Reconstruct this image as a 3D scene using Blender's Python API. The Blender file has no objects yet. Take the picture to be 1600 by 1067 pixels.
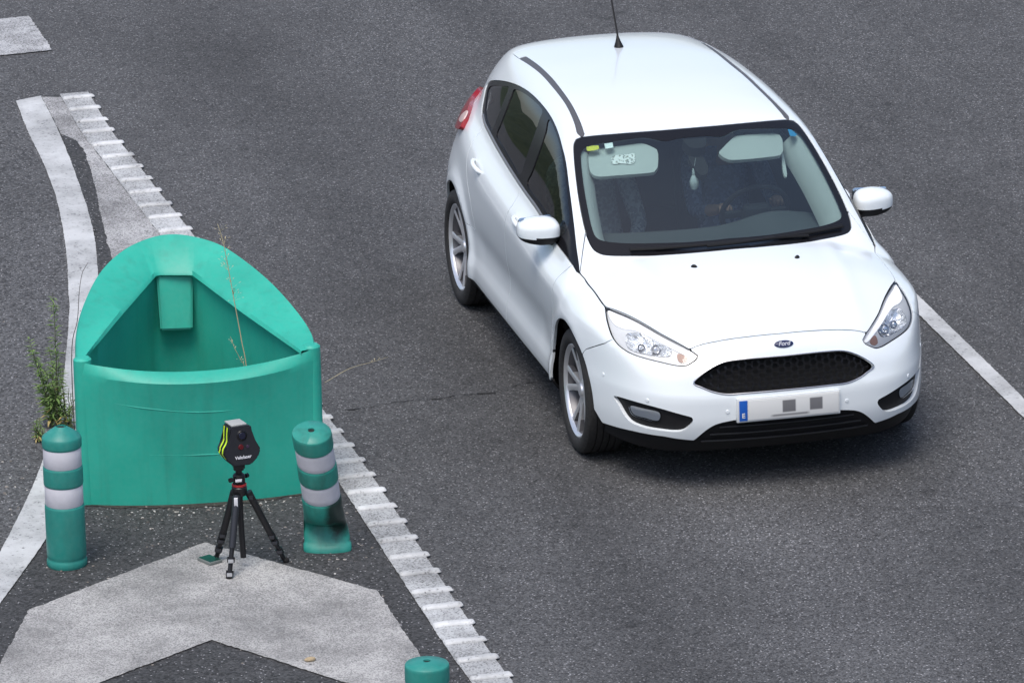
import bpy, bmesh, math, random
import numpy as np
from mathutils import Vector, Matrix
from mathutils.geometry import delaunay_2d_cdt
random.seed(7); rng = np.random.default_rng(7)
PI = math.pi
scene = bpy.context.scene
COL = scene.collection

# ------------------------------------------------------------------ camera
# world frame: x along the traffic lane (towards the overpass), y across, z up; metres
F_PX = 9122.7; CX, CY = 800.0, 533.5
CAM = np.array([27.452857, -7.617732, 9.594036])
RC = np.array([[0.2339080649783016, 0.972064848604583, -0.01941512929279703],
               [-0.29074383995209097, 0.088989147848735, 0.9526536364781635],
               [-0.9277688487268902, 0.21718853945939542, -0.30343714614310996]])
cd = bpy.data.cameras.new('camera'); cam = bpy.data.objects.new('camera', cd); COL.objects.link(cam)
cd.sensor_width = 36.0; cd.lens = F_PX*36.0/1600.0; cd.clip_start = 0.5; cd.clip_end = 2000
cam.matrix_world = Matrix([[RC[0][i], RC[1][i], -RC[2][i], CAM[i]] for i in range(3)]+[[0, 0, 0, 1]])
scene.camera = cam
# ------------------------------------------------------------------ sky, sun, exposure
SUN_EL, SUN_AZ = math.radians(64), math.radians(-33)     # azimuth of the sun, counter-clockwise from +x
w = bpy.data.worlds.new('World'); scene.world = w; w.use_nodes = True
nt = w.node_tree; nt.nodes.clear()
sky = nt.nodes.new('ShaderNodeTexSky'); sky.sky_type = 'NISHITA'; sky.sun_disc = False
sky.sun_elevation = SUN_EL; sky.sun_rotation = PI/2-SUN_AZ
sky.air_density = 0.9; sky.dust_density = 3.0; sky.ozone_density = 0.7
bg = nt.nodes.new('ShaderNodeBackground'); bg.inputs['Strength'].default_value = 0.125
wo = nt.nodes.new('ShaderNodeOutputWorld')
nt.links.new(sky.outputs[0], bg.inputs['Color']); nt.links.new(bg.outputs[0], wo.inputs['Surface'])
sd = bpy.data.lights.new('sun', 'SUN'); sun = bpy.data.objects.new('sun', sd); COL.objects.link(sun)
sd.energy = 1.35; sd.angle = math.radians(30); sd.color = (1.0, 0.97, 0.925)
sun.location = (0, 0, 30)
sun.rotation_euler = Vector((-math.cos(SUN_EL)*math.cos(SUN_AZ), -math.cos(SUN_EL)*math.sin(SUN_AZ), -math.sin(SUN_EL))).to_track_quat('-Z', 'Y').to_euler()
scene.view_settings.view_transform = 'Standard'; scene.view_settings.look = 'None'
scene.view_settings.gamma = 1.0; scene.view_settings.use_curve_mapping = False
scene.view_settings.exposure = 0.68
scene.render.engine = 'CYCLES'

# ------------------------------------------------------------------ materials
MATS = {}
def mat(name, col, rough=.5, metal=0., coat=0., spec=.5, **kw):
    m = bpy.data.materials.new(name); m.use_nodes = True
    b = m.node_tree.nodes['Principled BSDF']
    b.inputs['Base Color'].default_value = (*col, 1); b.inputs['Roughness'].default_value = rough
    b.inputs['Metallic'].default_value = metal; b.inputs['Coat Weight'].default_value = coat
    b.inputs['Specular IOR Level'].default_value = spec
    if coat: b.inputs['Coat Roughness'].default_value = .04
    MATS[name] = m
    return m
def N(m, t, **kw):
    n = m.node_tree.nodes.new('ShaderNode'+t)
    for k, v in kw.items():
        if hasattr(n, k): setattr(n, k, v)
        else: n.inputs[k].default_value = v
    return n
def LK(m, a, b): m.node_tree.links.new(a, b)
def bsdf(m): return m.node_tree.nodes['Principled BSDF']
def ramp(m, fac, stops):
    r = N(m, 'ValToRGB'); e = r.color_ramp.elements
    while len(e) > len(stops): e.remove(e[-1])
    while len(e) < len(stops): e.new(.5)
    for i, (p, c) in enumerate(stops): e[i].position = p; e[i].color = c if len(c) == 4 else (*c, 1)
    LK(m, fac, r.inputs[0]); return r
def mix(m, fac, a, b, typ='MIX'):
    n = N(m, 'Mix', data_type='RGBA', blend_type=typ)
    for s, v in ((n.inputs[0], fac), (n.inputs[6], a), (n.inputs[7], b)):
        if hasattr(v, 'links'): LK(m, v, s)
        else: s.default_value = v if not isinstance(v, tuple) or len(v) == 4 else (*v, 1)
    return n.outputs[2]
def math_(m, op, a, b=0.0):
    n = N(m, 'Math', operation=op)
    for s, v in ((n.inputs[0], a), (n.inputs[1], b)):
        if hasattr(v, 'links'): LK(m, v, s)
        else: s.default_value = v
    return n.outputs[0]
def noise(m, co, scale, detail=4, rough=.55):
    n = N(m, 'TexNoise'); LK(m, co, n.inputs['Vector'])
    n.inputs['Scale'].default_value = scale; n.inputs['Detail'].default_value = detail; n.inputs['Roughness'].default_value = rough
    return n.outputs['Fac']
def voro(m, co, scale, out='Distance', feature='F1'):
    n = N(m, 'TexVoronoi', feature=feature); LK(m, co, n.inputs['Vector']); n.inputs['Scale'].default_value = scale
    return n.outputs[out]
def world_co(m): return N(m, 'NewGeometry').outputs['Position']
def obj_co(m): return N(m, 'TexCoord').outputs['Object']
def bump(m, h, strength, dist, b=None):
    n = N(m, 'Bump'); n.inputs['Strength'].default_value = strength; n.inputs['Distance'].default_value = dist
    LK(m, h, n.inputs['Height']); LK(m, n.outputs[0], (b or bsdf(m)).inputs['Normal']); return n

def tinted_glass(name, tint, rough=.0, refl=1.0, dirt=0.0):  # dirt adds a bluish film that paints a hazy sky reflection
    m = bpy.data.materials.new(name); m.use_nodes = True; m.node_tree.nodes.clear()
    o = N(m, 'OutputMaterial'); t = N(m, 'BsdfTransparent'); t.inputs[0].default_value = (*tint, 1)
    g = N(m, 'BsdfGlossy'); g.inputs['Roughness'].default_value = rough; g.inputs['Color'].default_value = (1, 1, 1, 1)
    fr = N(m, 'Fresnel'); fr.inputs['IOR'].default_value = 1.5
    f2 = math_(m, 'MULTIPLY', fr.outputs[0], 2.0*refl)
    mx = N(m, 'MixShader'); LK(m, f2, mx.inputs[0]); LK(m, t.outputs[0], mx.inputs[1]); LK(m, g.outputs[0], mx.inputs[2])
    out = mx.outputs[0]
    if dirt:
        d = N(m, 'BsdfDiffuse'); d.inputs[0].default_value = (.40, .55, .60, 1)
        co = obj_co(m); nn = noise(m, co, 3.0, 5)
        mx2 = N(m, 'MixShader'); LK(m, math_(m, 'MULTIPLY', nn, dirt), mx2.inputs[0]); LK(m, out, mx2.inputs[1]); LK(m, d.outputs[0], mx2.inputs[2]); out = mx2.outputs[0]
    LK(m, out, o.inputs[0]); MATS[name] = m
    return m

# ------------------------------------------------------------------ mesh helpers
def tag(o, label, cat, group=None, kind=None):
    o['label'] = label; o['category'] = cat
    if group: o['group'] = group
    if kind: o['kind'] = kind
    return o
def structure(o): o['kind'] = 'structure'; return o
def link(o, parent=None):
    COL.objects.link(o)
    if parent is not None: o.parent = parent
    return o
def empty(name, loc=(0, 0, 0), rot=(0, 0, 0), parent=None):
    o = bpy.data.objects.new(name, None); o.location = loc; o.rotation_euler = rot; o.empty_display_size = .1
    return link(o, parent)
def mesh_obj(name, V, Fc, m, parent=None, smooth=False, normals=None):
    me = bpy.data.meshes.new(name); me.from_pydata([tuple(map(float, v)) for v in V], [], [tuple(map(int, f)) for f in Fc]); me.update()
    if smooth: me.polygons.foreach_set('use_smooth', [True]*len(me.polygons))
    if normals is not None: me.normals_split_custom_set_from_vertices([tuple(map(float, n)) for n in normals])
    for mm in (m if isinstance(m, (list, tuple)) else [m]): me.materials.append(mm)
    return link(bpy.data.objects.new(name, me), parent)
def bm_obj(name, bm, m, parent=None, smooth=True, angle=35):
    bmesh.ops.recalc_face_normals(bm, faces=bm.faces)
    me = bpy.data.meshes.new(name); bm.to_mesh(me); bm.free()
    if smooth:
        me.polygons.foreach_set('use_smooth', [True]*len(me.polygons))
        me.set_sharp_from_angle(angle=math.radians(angle))
    for mm in (m if isinstance(m, (list, tuple)) else [m]): me.materials.append(mm)
    return link(bpy.data.objects.new(name, me), parent)
def b_box(bm, c, s, rot=None, bev=0., seg=2):
    r = bmesh.ops.create_cube(bm, size=1.0); vs = r['verts']
    M = Matrix.Translation(Vector(c)) @ (rot.to_4x4() if rot is not None else Matrix.Identity(4)) @ Matrix.Diagonal((*s, 1))
    bmesh.ops.transform(bm, matrix=M, verts=vs)
    if bev:
        es = list({e for v in vs for e in v.link_edges})
        bmesh.ops.bevel(bm, geom=es, offset=bev, segments=seg, affect='EDGES', profile=.6)
def b_lathe(bm, prof, n=32, M=None, close=False):
    """prof: (r,z) pairs about local z"""
    rings = []
    for r, z in prof:
        if r < 1e-6: rings.append([bm.verts.new((0, 0, z))])
        else: rings.append([bm.verts.new((r*math.cos(2*PI*i/n), r*math.sin(2*PI*i/n), z)) for i in range(n)])
    pairs = list(zip(rings, rings[1:]))
    if close: pairs.append((rings[-1], rings[0]))
    for a, b in pairs:
        for i in range(n):
            j = (i+1) % n
            if len(a) == 1 and len(b) == 1: continue
            if len(a) == 1: bm.faces.new((a[0], b[i], b[j]))
            elif len(b) == 1: bm.faces.new((a[i], a[j], b[0]))
            else: bm.faces.new((a[i], a[j], b[j], b[i]))
    if M is not None: bmesh.ops.transform(bm, matrix=M, verts=[v for r in rings for v in r])
def b_tube(bm, pts, rad, n=8, cap=True):
    pts = [Vector(p) for p in pts]; rings = []
    rs = [float(r) for r in rad] if isinstance(rad, (list, tuple)) else [float(rad)]*len(pts)
    up = None
    for i, p in enumerate(pts):
        d = (pts[min(i+1, len(pts)-1)]-pts[max(i-1, 0)]).normalized()
        if up is None: up = d.orthogonal().normalized()
        up = (up-d*up.dot(d)).normalized(); s = d.cross(up)
        rings.append([bm.verts.new(p+rs[i]*(math.cos(2*PI*k/n)*up+math.sin(2*PI*k/n)*s)) for k in range(n)])
    for a, b in zip(rings, rings[1:]):
        for i in range(n): bm.faces.new((a[i], a[(i+1) % n], b[(i+1) % n], b[i]))
    if cap: bm.faces.new(rings[0][::-1]); bm.faces.new(rings[-1])
def b_prism(bm, poly, z0, z1, M=None):
    a = [bm.verts.new((x, y, z0)) for x, y in poly]; b = [bm.verts.new((x, y, z1)) for x, y in poly]
    n = len(poly); bm.faces.new(a[::-1]); bm.faces.new(b)
    for i in range(n): bm.faces.new((a[i], a[(i+1) % n], b[(i+1) % n], b[i]))
    if M is not None: bmesh.ops.transform(bm, matrix=M, verts=a+b)
def catmull(P, step, closed=False):
    P = np.asarray(P, float); n = len(P); out = []
    rngs = range(n) if closed else range(n-1)
    for i in rngs:
        p1, p2 = P[i], P[(i+1) % n]
        p0 = P[i-1] if (i > 0 or closed) else 2*p1-p2
        p3 = P[(i+2) % n] if (i+2 < n or closed) else 2*p2-p1
        k = max(1, int(np.linalg.norm(p2-p1)/step))
        for t in np.arange(k)/k:
            out.append(.5*((2*p1)+(-p0+p2)*t+(2*p0-5*p1+4*p2-p3)*t*t+(-p0+3*p1-3*p2+p3)*t**3))
    if not closed: out.append(P[-1])
    return np.array(out)
def resample(P, step, closed=False):
    P = np.asarray(P, float)
    if closed: P = np.vstack([P, P[:1]])
    d = np.r_[0, np.cumsum(np.linalg.norm(np.diff(P, axis=0), axis=1))]
    k = max(2, int(round(d[-1]/step))); s = np.linspace(0, d[-1], k+1)
    Q = np.stack([np.interp(s, d, P[:, i]) for i in range(P.shape[1])], 1)
    return Q[:-1] if closed else Q
def pixel_ray(px):
    d = RC.T @ np.array([(px[0]-CX)/F_PX, -(px[1]-CY)/F_PX, 1.0]); return d/np.linalg.norm(d)
def ground(px, z=0.0):
    d = pixel_ray(px); t = (z-CAM[2])/d[2]; return CAM+t*d
def text_mesh(name, body, size, m, parent, M, shear=0., ext=.0006, bold=0):
    cu = bpy.data.curves.new(name, 'FONT'); cu.body = body; cu.size = size; cu.align_x = 'CENTER'; cu.align_y = 'CENTER'
    cu.shear = shear; cu.extrude = ext; cu.offset = bold
    t = bpy.data.objects.new(name+'_tmp', cu); COL.objects.link(t)
    dg = bpy.context.evaluated_depsgraph_get(); me = bpy.data.meshes.new_from_object(t.evaluated_get(dg))
    bpy.data.objects.remove(t); me.name = name; me.materials.clear(); me.materials.append(m)
    me.transform(M); return link(bpy.data.objects.new(name, me), parent)

# ================================================================== THE CAR: body surface
def pchip(xs, ys):
    xs = np.asarray(xs, float); ys = np.asarray(ys, float)
    if xs[0] > xs[-1]: xs, ys = xs[::-1], ys[::-1]
    h = np.diff(xs); d = np.diff(ys)/h; m = np.zeros(len(xs))
    for i in range(1, len(xs)-1):
        if d[i-1]*d[i] > 0:
            w1 = 2*h[i]+h[i-1]; w2 = h[i]+2*h[i-1]; m[i] = (w1+w2)/(w1/d[i-1]+w2/d[i])
    m[0] = d[0]; m[-1] = d[-1]
    return xs, ys, m, h
class Curve:
    """smooth tabulated curve: monotone cubic through the points, then a light blur; linear outside"""
    def __init__(s, xs, ys, blur=.03, n=1500, pad=.3):
        xs, ys, m, h = pchip(xs, ys)
        s.a, s.b = xs[0]-pad, xs[-1]+pad; g = np.linspace(s.a, s.b, n)
        i = np.clip(np.searchsorted(xs, g)-1, 0, len(h)-1); t = (g-xs[i])/h[i]; tc = np.clip(t, 0, 1)
        v = (2*tc**3-3*tc**2+1)*ys[i]+(tc**3-2*tc**2+tc)*h[i]*m[i]+(-2*tc**3+3*tc**2)*ys[i+1]+(tc**3-tc**2)*h[i]*m[i+1]
        v += np.where(t < 0, t*h[i]*m[i], 0)+np.where(t > 1, (t-1)*h[i]*m[i+1], 0)
        if blur:
            dx = g[1]-g[0]; k = int(3*blur/dx); ker = np.exp(-.5*(np.arange(-k, k+1)*dx/blur)**2); ker /= ker.sum()
            e = np.r_[v[0]-(v[1]-v[0])*np.arange(k, 0, -1), v, v[-1]+(v[-1]-v[-2])*np.arange(1, k+1)]
            v = np.convolve(e, ker, 'valid')
        s.g, s.v = g, v
    def __call__(s, x): return np.interp(x, s.g, s.v)
def smax(a, b, k): return .5*(a+b+np.sqrt((a-b)**2+k*k))
def smin(a, b, k): return .5*(a+b-np.sqrt((a-b)**2+k*k))
def sstep(a, b, x): t = np.clip((x-a)/(b-a), 0, 1); return t*t*(3-2*t)

P_side = Curve([.10, .20, .27, .33, .42, .52, .62, .72, .80, .85, .89, .925, .96, 1.02, 1.10, 1.20, 1.30, 1.40, 1.50],
               [.800, .855, .893, .893, .878, .880, .892, .902, .906, .899, .882, .855, .830, .805, .777, .738, .694, .646, .58], .016)
BELT = Curve([.6, -.25, -1.08, -1.8, -2.6, -3.3], [.86, .915, .955, .995, 1.055, 1.09], .15)
T_low = Curve([.95, .6, .3, 0, -1.3, -2.2, -2.65, -3.0, -3.3, -3.5], [-.08, -.006, .004, .002, 0, -.004, -.014, -.045, -.11, -.17], .1)
T_up = Curve([.3, -.3, -1.2, -1.9, -2.4, -2.8, -3.2], [-.02, -.004, .0, -.012, -.045, -.095, -.19], .12)
HOOD = Curve([.95, .86, .80, .70, .55, .35, .14, -.1, -.4, -1.0], [.66, .745, .797, .842, .886, .935, .972, .990, .998, 1.0], .04)
ROOF = Curve([-.6, -.92, -1.3, -1.7, -2.1, -2.5, -2.8, -3.05, -3.3], [1.352, 1.414, 1.460, 1.478, 1.474, 1.452, 1.424, 1.386, 1.33], .08)
FRONT = Curve([.05, .16, .22, .30, .40, .50, .56, .68, .76, .82, .90, 1.1], [.76, .80, .855, .900, .918, .918, .900, .874, .850, .818, .74, .45], .012)
REAR = Curve([.1, .25, .40, .62, .75, .90, 1.0, 1.2, 1.38, 1.5], [-3.34, -3.40, -3.445, -3.44, -3.40, -3.375, -3.33, -3.16, -2.98, -2.88], .03)
WS_Z0, WS_X0, WS_Z1, WS_X1 = .968, -.10, 1.40, -.917
def body(p):
    x, y, z = p[..., 0], np.abs(p[..., 1]), p[..., 2]
    ys = np.sqrt(y*y+1e-6)
    zz = z-(BELT(x)-.95)*sstep(.55, .92, z)*(1-sstep(1.0, 1.40, z))
    W = P_side(zz)+T_low(x)*(1-.3*sstep(.9, 1.2, z))+T_up(x)*sstep(.62, 1.10, z)
    for xc in (0., -2.648):                         # wheel-arch flares
        r = np.hypot(x-xc, z-.322); W = W+.017*np.exp(-((r-.385)/.055)**2)*sstep(.05, .25, z)
    # door scallop between the arches, crease under the handles
    W = W-.010*np.exp(-((z-(.47+.02*(-x-.5)))/.085)**2)*sstep(-.40, -.65, x)*sstep(-2.25, -1.95, x)
    W = W-.028*np.exp(-((x+.42)/.22)**2-((z-.87)/.05)**2)
    # hood and its plan bow
    hx = x+.42*y*y*sstep(.2, .75, x)
    hood = HOOD(hx)-.165*y*y-.05*y**4
    hood = hood+.007*np.exp(-((y-(.43+.10*(.8-x)))/.05)**2)*sstep(.85, .5, x)    # hood crease
    # greenhouse top
    ws = WS_Z0+(x+.33*y*y-WS_X0)*(WS_Z1-WS_Z0)/(WS_X1-WS_X0)
    u = (x+.33*y*y-WS_X0)/(WS_X1-WS_X0); ws = ws+.045*np.clip(u, -.3, 1.3)*(1-np.clip(u, -.3, 1.3))   # slight fullness
    roof = ROOF(x)-.075*y*y-.08*y**4
    gh = smin(ws, roof, .03)
    top = smax(hood, gh, .012)*1.0
    kk = .055+.005*sstep(.2, -.6, x)
    f = smax((y-W), (z-top)*.85, kk)
    fr = x-(FRONT(z)-.17*y*y-1.0*y**6)
    f = smax(f, fr*.8, .03)
    rr = (REAR(z)+.12*y*y+.8*y**6)-x
    f = smax(f, rr, .04)
    f = smax(f, .13-z, .02)
    return f
def grad(p, e=.0025):
    g = np.stack([body(p+np.eye(3)[i]*e)-body(p-np.eye(3)[i]*e) for i in range(3)], -1)
    return g/np.linalg.norm(g, axis=-1, keepdims=True)
def last_cross(o, d, tmax, n=70):
    """outermost crossing of the body surface along rays o+t*d"""
    ts = np.linspace(0, tmax, n); v = np.stack([body(o+d*t) for t in ts], -1) < 0
    k = n-1-np.argmax(v[:, ::-1], 1); k = np.where(v.any(1), k, 0)
    lo = ts[k]; hi = ts[np.minimum(k+1, n-1)]
    for _ in range(32):
        mid = .5*(lo+hi); s = body(o+d*mid[:, None]) < 0; lo = np.where(s, mid, lo); hi = np.where(s, hi, mid)
    return o+d*(.5*(lo+hi))[:, None]
def hit(pxs):
    """first crossing of camera rays through the given photo pixels with the body"""
    d = np.array([pixel_ray(p) for p in pxs]); o = np.tile(CAM, (len(d), 1))
    ts = np.linspace(25.5, 35.5, 900); v = np.stack([body(o+d*t) for t in ts], -1) < 0
    ok = v.any(1); k = np.maximum(np.argmax(v, 1), 1); lo = ts[k-1]; hi = ts[k]
    for _ in range(30):
        mid = .5*(lo+hi); s = body(o+d*mid[:, None]) < 0; hi = np.where(s, mid, hi); lo = np.where(s, lo, mid)
    P = o+d*(.5*(lo+hi))[:, None]; P[~ok] = np.nan
    return P
# charts: 2-D parameter <-> surface point
AX_Z = .60
class ChartX:      # cylindrical about the long axis
    def to2(s, P): P = np.asarray(P); return np.stack([P[:, 0], np.arctan2(P[:, 1], P[:, 2]-AX_Z)*.85], 1)
    def to3(s, q):
        a = q[:, 1]/.85; o = np.stack([q[:, 0], 0*a, 0*a+AX_Z], 1); d = np.stack([0*a, np.sin(a), np.cos(a)], 1)
        return last_cross(o, d, 1.3)
class ChartF:      # seen from a centre inside the nose
    def __init__(s, c=(-.15, 0, .50)): s.c = np.array(c)
    def to2(s, P): D = np.asarray(P)-s.c; r = np.linalg.norm(D, axis=1); return np.stack([np.arctan2(D[:, 1], D[:, 0])*.95, np.arcsin(D[:, 2]/r)*1.0], 1)
    def to3(s, q):
        th = q[:, 0]/.95; e = q[:, 1]; d = np.stack([np.cos(e)*np.cos(th), np.cos(e)*np.sin(th), np.sin(e)], 1)
        return last_cross(np.tile(s.c, (len(q), 1)), d, 1.6)
class ChartR(ChartF):   # the tail, looking backwards
    def __init__(s): s.c = np.array((-2.6, 0, .62))
    def to2(s, P): D = np.asarray(P)-s.c; r = np.linalg.norm(D, axis=1); return np.stack([np.arctan2(D[:, 1], -D[:, 0])*.95, np.arcsin(D[:, 2]/r)], 1)
    def to3(s, q):
        th = q[:, 0]/.95; e = q[:, 1]; d = np.stack([-np.cos(e)*np.cos(th), np.cos(e)*np.sin(th), np.sin(e)], 1)
        return last_cross(np.tile(s.c, (len(q), 1)), d, 1.5)
CHX, CHF, CHR = ChartX(), ChartF(), ChartR()
def area2(L): x, y = L[:, 0], L[:, 1]; return .5*np.sum(x*np.roll(y, -1)-np.roll(x, -1)*y)
def inset(L, g):
    if area2(L) < 0: L = L[::-1]
    t = np.roll(L, -1, 0)-np.roll(L, 1, 0); n = np.stack([-t[:, 1], t[:, 0]], 1); n /= np.linalg.norm(n, axis=1, keepdims=True)+1e-9
    return L+n*g
def inside(L, Q):
    x, y = Q[:, 0:1], Q[:, 1:2]; a = L; b = np.roll(L, -1, 0)
    c = ((a[None, :, 1] > y) != (b[None, :, 1] > y)) & (x < (b[None, :, 0]-a[None, :, 0])*(y-a[None, :, 1])/(b[None, :, 1]-a[None, :, 1]+1e-12)+a[None, :, 0])
    return (c.sum(1) % 2) == 1
def panel(name, chart, loops, m, parent, gap=.0022, h=.03, bh=.016, off=0., flange=.014, mirror=False, closed_back=False, raw2=False):
    """a body panel: a patch of the body surface bounded by loops (3-D points, first one outer), edges folded inwards"""
    L2 = []
    for i, L in enumerate(loops):
        q = np.asarray(L, float) if raw2 else chart.to2(np.asarray(L, float))
        q = resample(q, bh, True)
        if gap: q = inset(q, gap) if i == 0 else inset(q, -gap)
        L2.append(q)
    O = L2[0]; lo, hi = O.min(0), O.max(0)
    nx = int((hi[0]-lo[0])/h)+2; ny = int((hi[1]-lo[1])/(h*.866))+2
    G = np.array([(lo[0]+(i+.5*(j % 2))*h, lo[1]+j*h*.866) for j in range(ny) for i in range(nx)])
    keep = inside(O, G)
    for L in L2[1:]: keep &= ~inside(L, G)
    B = np.vstack(L2); G = G[keep]
    if len(G):
        dmin = np.array([np.min(np.hypot(*(B-g).T)) for g in G]); G = G[dmin > .45*h]
    pts = np.vstack([B, G]) if len(G) else B
    E = []; s0 = 0
    for L in L2: n = len(L); E += [(s0+i, s0+(i+1) % n) for i in range(n)]; s0 += n
    vo, eo, fo, ov, _, _ = delaunay_2d_cdt([Vector(p) for p in pts], E, [], 0, 1e-7, True)
    Q = np.array([tuple(v) for v in vo]); T = np.array([tuple(f) for f in fo if len(f) == 3])
    c = Q[T].mean(1); k = inside(O, c)
    for L in L2[1:]: k &= ~inside(L, c)
    T = T[k]
    P = chart.to3(Q); n = grad(P); P = P+n*off
    # orient
    fn = np.cross(P[T[:, 1]]-P[T[:, 0]], P[T[:, 2]]-P[T[:, 0]]); flip = np.einsum('ij,ij->i', fn, n[T].mean(1)) < 0
    T[flip] = T[flip][:, ::-1]
    V = [P]; NN = [n]; F = [tuple(t) for t in T]; base = len(P)
    if flange:
        cnt = {}
        for t in T:
            for a, b in ((t[0], t[1]), (t[1], t[2]), (t[2], t[0])): cnt[(a, b)] = cnt.get((a, b), 0)+1
        bed = [(a, b) for (a, b) in cnt if (b, a) not in cnt]
        idx = {}; top = []; bot = []; fnn = []
        for a, b in bed:
            for v in (a, b):
                if v not in idx: idx[v] = len(top); top.append(P[v]); bot.append(P[v]-n[v]*flange); fnn.append(np.zeros(3))
            e = P[b]-P[a]; o = np.cross(e, n[a]); l = np.linalg.norm(o)
            if l > 1e-9: fnn[idx[a]] = fnn[idx[a]]+o/l; fnn[idx[b]] = fnn[idx[b]]+o/l
        if top:
            k = len(top); V += [np.array(top), np.array(bot)]
            fa = np.array(fnn); fa /= np.linalg.norm(fa, axis=1, keepdims=True)+1e-9; NN += [fa, fa]
            for a, b in bed: F.append((base+idx[b], base+idx[a], base+k+idx[a], base+k+idx[b]))
    V = np.vstack(V); NN = np.vstack(NN)
    o = mesh_obj(name, V, F, m, parent, True, NN)
    if mirror:
        Vm = V*np.array([1, -1, 1]); Nm = NN*np.array([1, -1, 1])
        o2 = mesh_obj(name, Vm, [f[::-1] for f in F], m, parent, True, Nm)
        return o, o2
    return o
def flipy(P): return np.asarray(P)*np.array([1, -1, 1])
def sym(half):
    """closed symmetric loop from the half with y<0, ordered from centre line to centre line"""
    half = np.asarray(half); return np.vstack([half, flipy(half)[::-1]])

# ================================================================== THE ROAD
def asphalt(name, lo, hi, fleck, grain=95, tint=(1., 1., 1.03), fleck_t=.93, patch=.25, streak=False):
    m = mat(name, (.06, .06, .06), .85, spec=.35); co = world_co(m)
    v1 = voro(m, co, grain, 'Color'); s = N(m, 'SeparateColor'); LK(m, v1, s.inputs[0])
    v2 = voro(m, co, grain*2.3, 'Color'); s2 = N(m, 'SeparateColor'); LK(m, v2, s2.inputs[0])
    g = math_(m, 'ADD', math_(m, 'MULTIPLY', s.outputs[0], .62), math_(m, 'MULTIPLY', s2.outputs[1], .38))
    c = ramp(m, g, [(.12, tuple(lo*t for t in tint)), (.55, tuple((lo*.45+hi*.55)*t for t in tint)), (.9, tuple(hi*t for t in tint))]).outputs[0]
    # scattered pale stones
    f = ramp(m, s.outputs[2], [(fleck_t, (0, 0, 0)), (fleck_t+.015, (1, 1, 1))]).outputs[0]
    d = voro(m, co, grain, 'Distance'); f2 = ramp(m, d, [(.35, (1, 1, 1)), (.55, (0, 0, 0))]).outputs[0]
    ff = mix(m, 1.0, f, f2, 'MULTIPLY')
    c = mix(m, ff, c, (fleck, fleck, fleck*1.03))
    # broad stains and wheel paths, stretched along the lane
    mp = N(m, 'Mapping'); mp.inputs['Scale'].default_value = (.16, 1.1, 1); LK(m, co, mp.inputs[0])
    n1 = noise(m, mp.outputs[0], 1.3, 4); n2 = noise(m, co, .9, 5); n3 = noise(m, co, 9, 4)
    br = math_(m, 'ADD', math_(m, 'MULTIPLY', n1, patch*1.2), math_(m, 'ADD', math_(m, 'MULTIPLY', n2, patch), math_(m, 'MULTIPLY', n3, patch*.7)))
    br = math_(m, 'ADD', br, 1-patch*1.45)
    if streak:
        sx = N(m, 'SeparateXYZ'); LK(m, co, sx.inputs[0]); yw = math_(m, 'ADD', sx.outputs[1], math_(m, 'MULTIPLY', noise(m, mp.outputs[0], .5, 3), .5))
        for yc, wd_, am in ((-.85, .42, -.22), (.95, .40, -.16), (.15, .35, .06), (2.6, .4, -.15)):
            q = math_(m, 'DIVIDE', math_(m, 'SUBTRACT', yw, yc), wd_); e = math_(m, 'EXPONENT', math_(m, 'MULTIPLY', math_(m, 'MULTIPLY', q, q), -1.)); br = math_(m, 'ADD', br, math_(m, 'MULTIPLY', e, am))
    # oil drips and small tar spots
    sp = voro(m, co, 1.7, 'Distance'); so_ = ramp(m, math_(m, 'ADD', sp, math_(m, 'MULTIPLY', n3, .10)), [(.085, (.35, .35, .35)), (.15, (0, 0, 0))]).outputs[0]
    br = math_(m, 'MULTIPLY', br, math_(m, 'SUBTRACT', 1., so_))
    k = N(m, 'VectorMath', operation='SCALE'); LK(m, c, k.inputs[0]); LK(m, br, k.inputs['Scale'])
    LK(m, k.outputs[0], bsdf(m).inputs['Base Color'])
    h = math_(m, 'SUBTRACT', math_(m, 'MULTIPLY', s.outputs[1], .8), math_(m, 'MULTIPLY', d, .9))
    bump(m, h, .55, .006)
    return m
M_road = asphalt('lane_asphalt', .027, .132, .29, 102, (.985, 1., 1.03), .95, .55, True)
M_slip = asphalt('slip_road_asphalt', .028, .140, .38, 76, (.985, 1., 1.03), .91, .5)
M_gore = asphalt('gore_asphalt', .019, .080, .38, 78, (.98, 1., 1.03), .93, .35)
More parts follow.
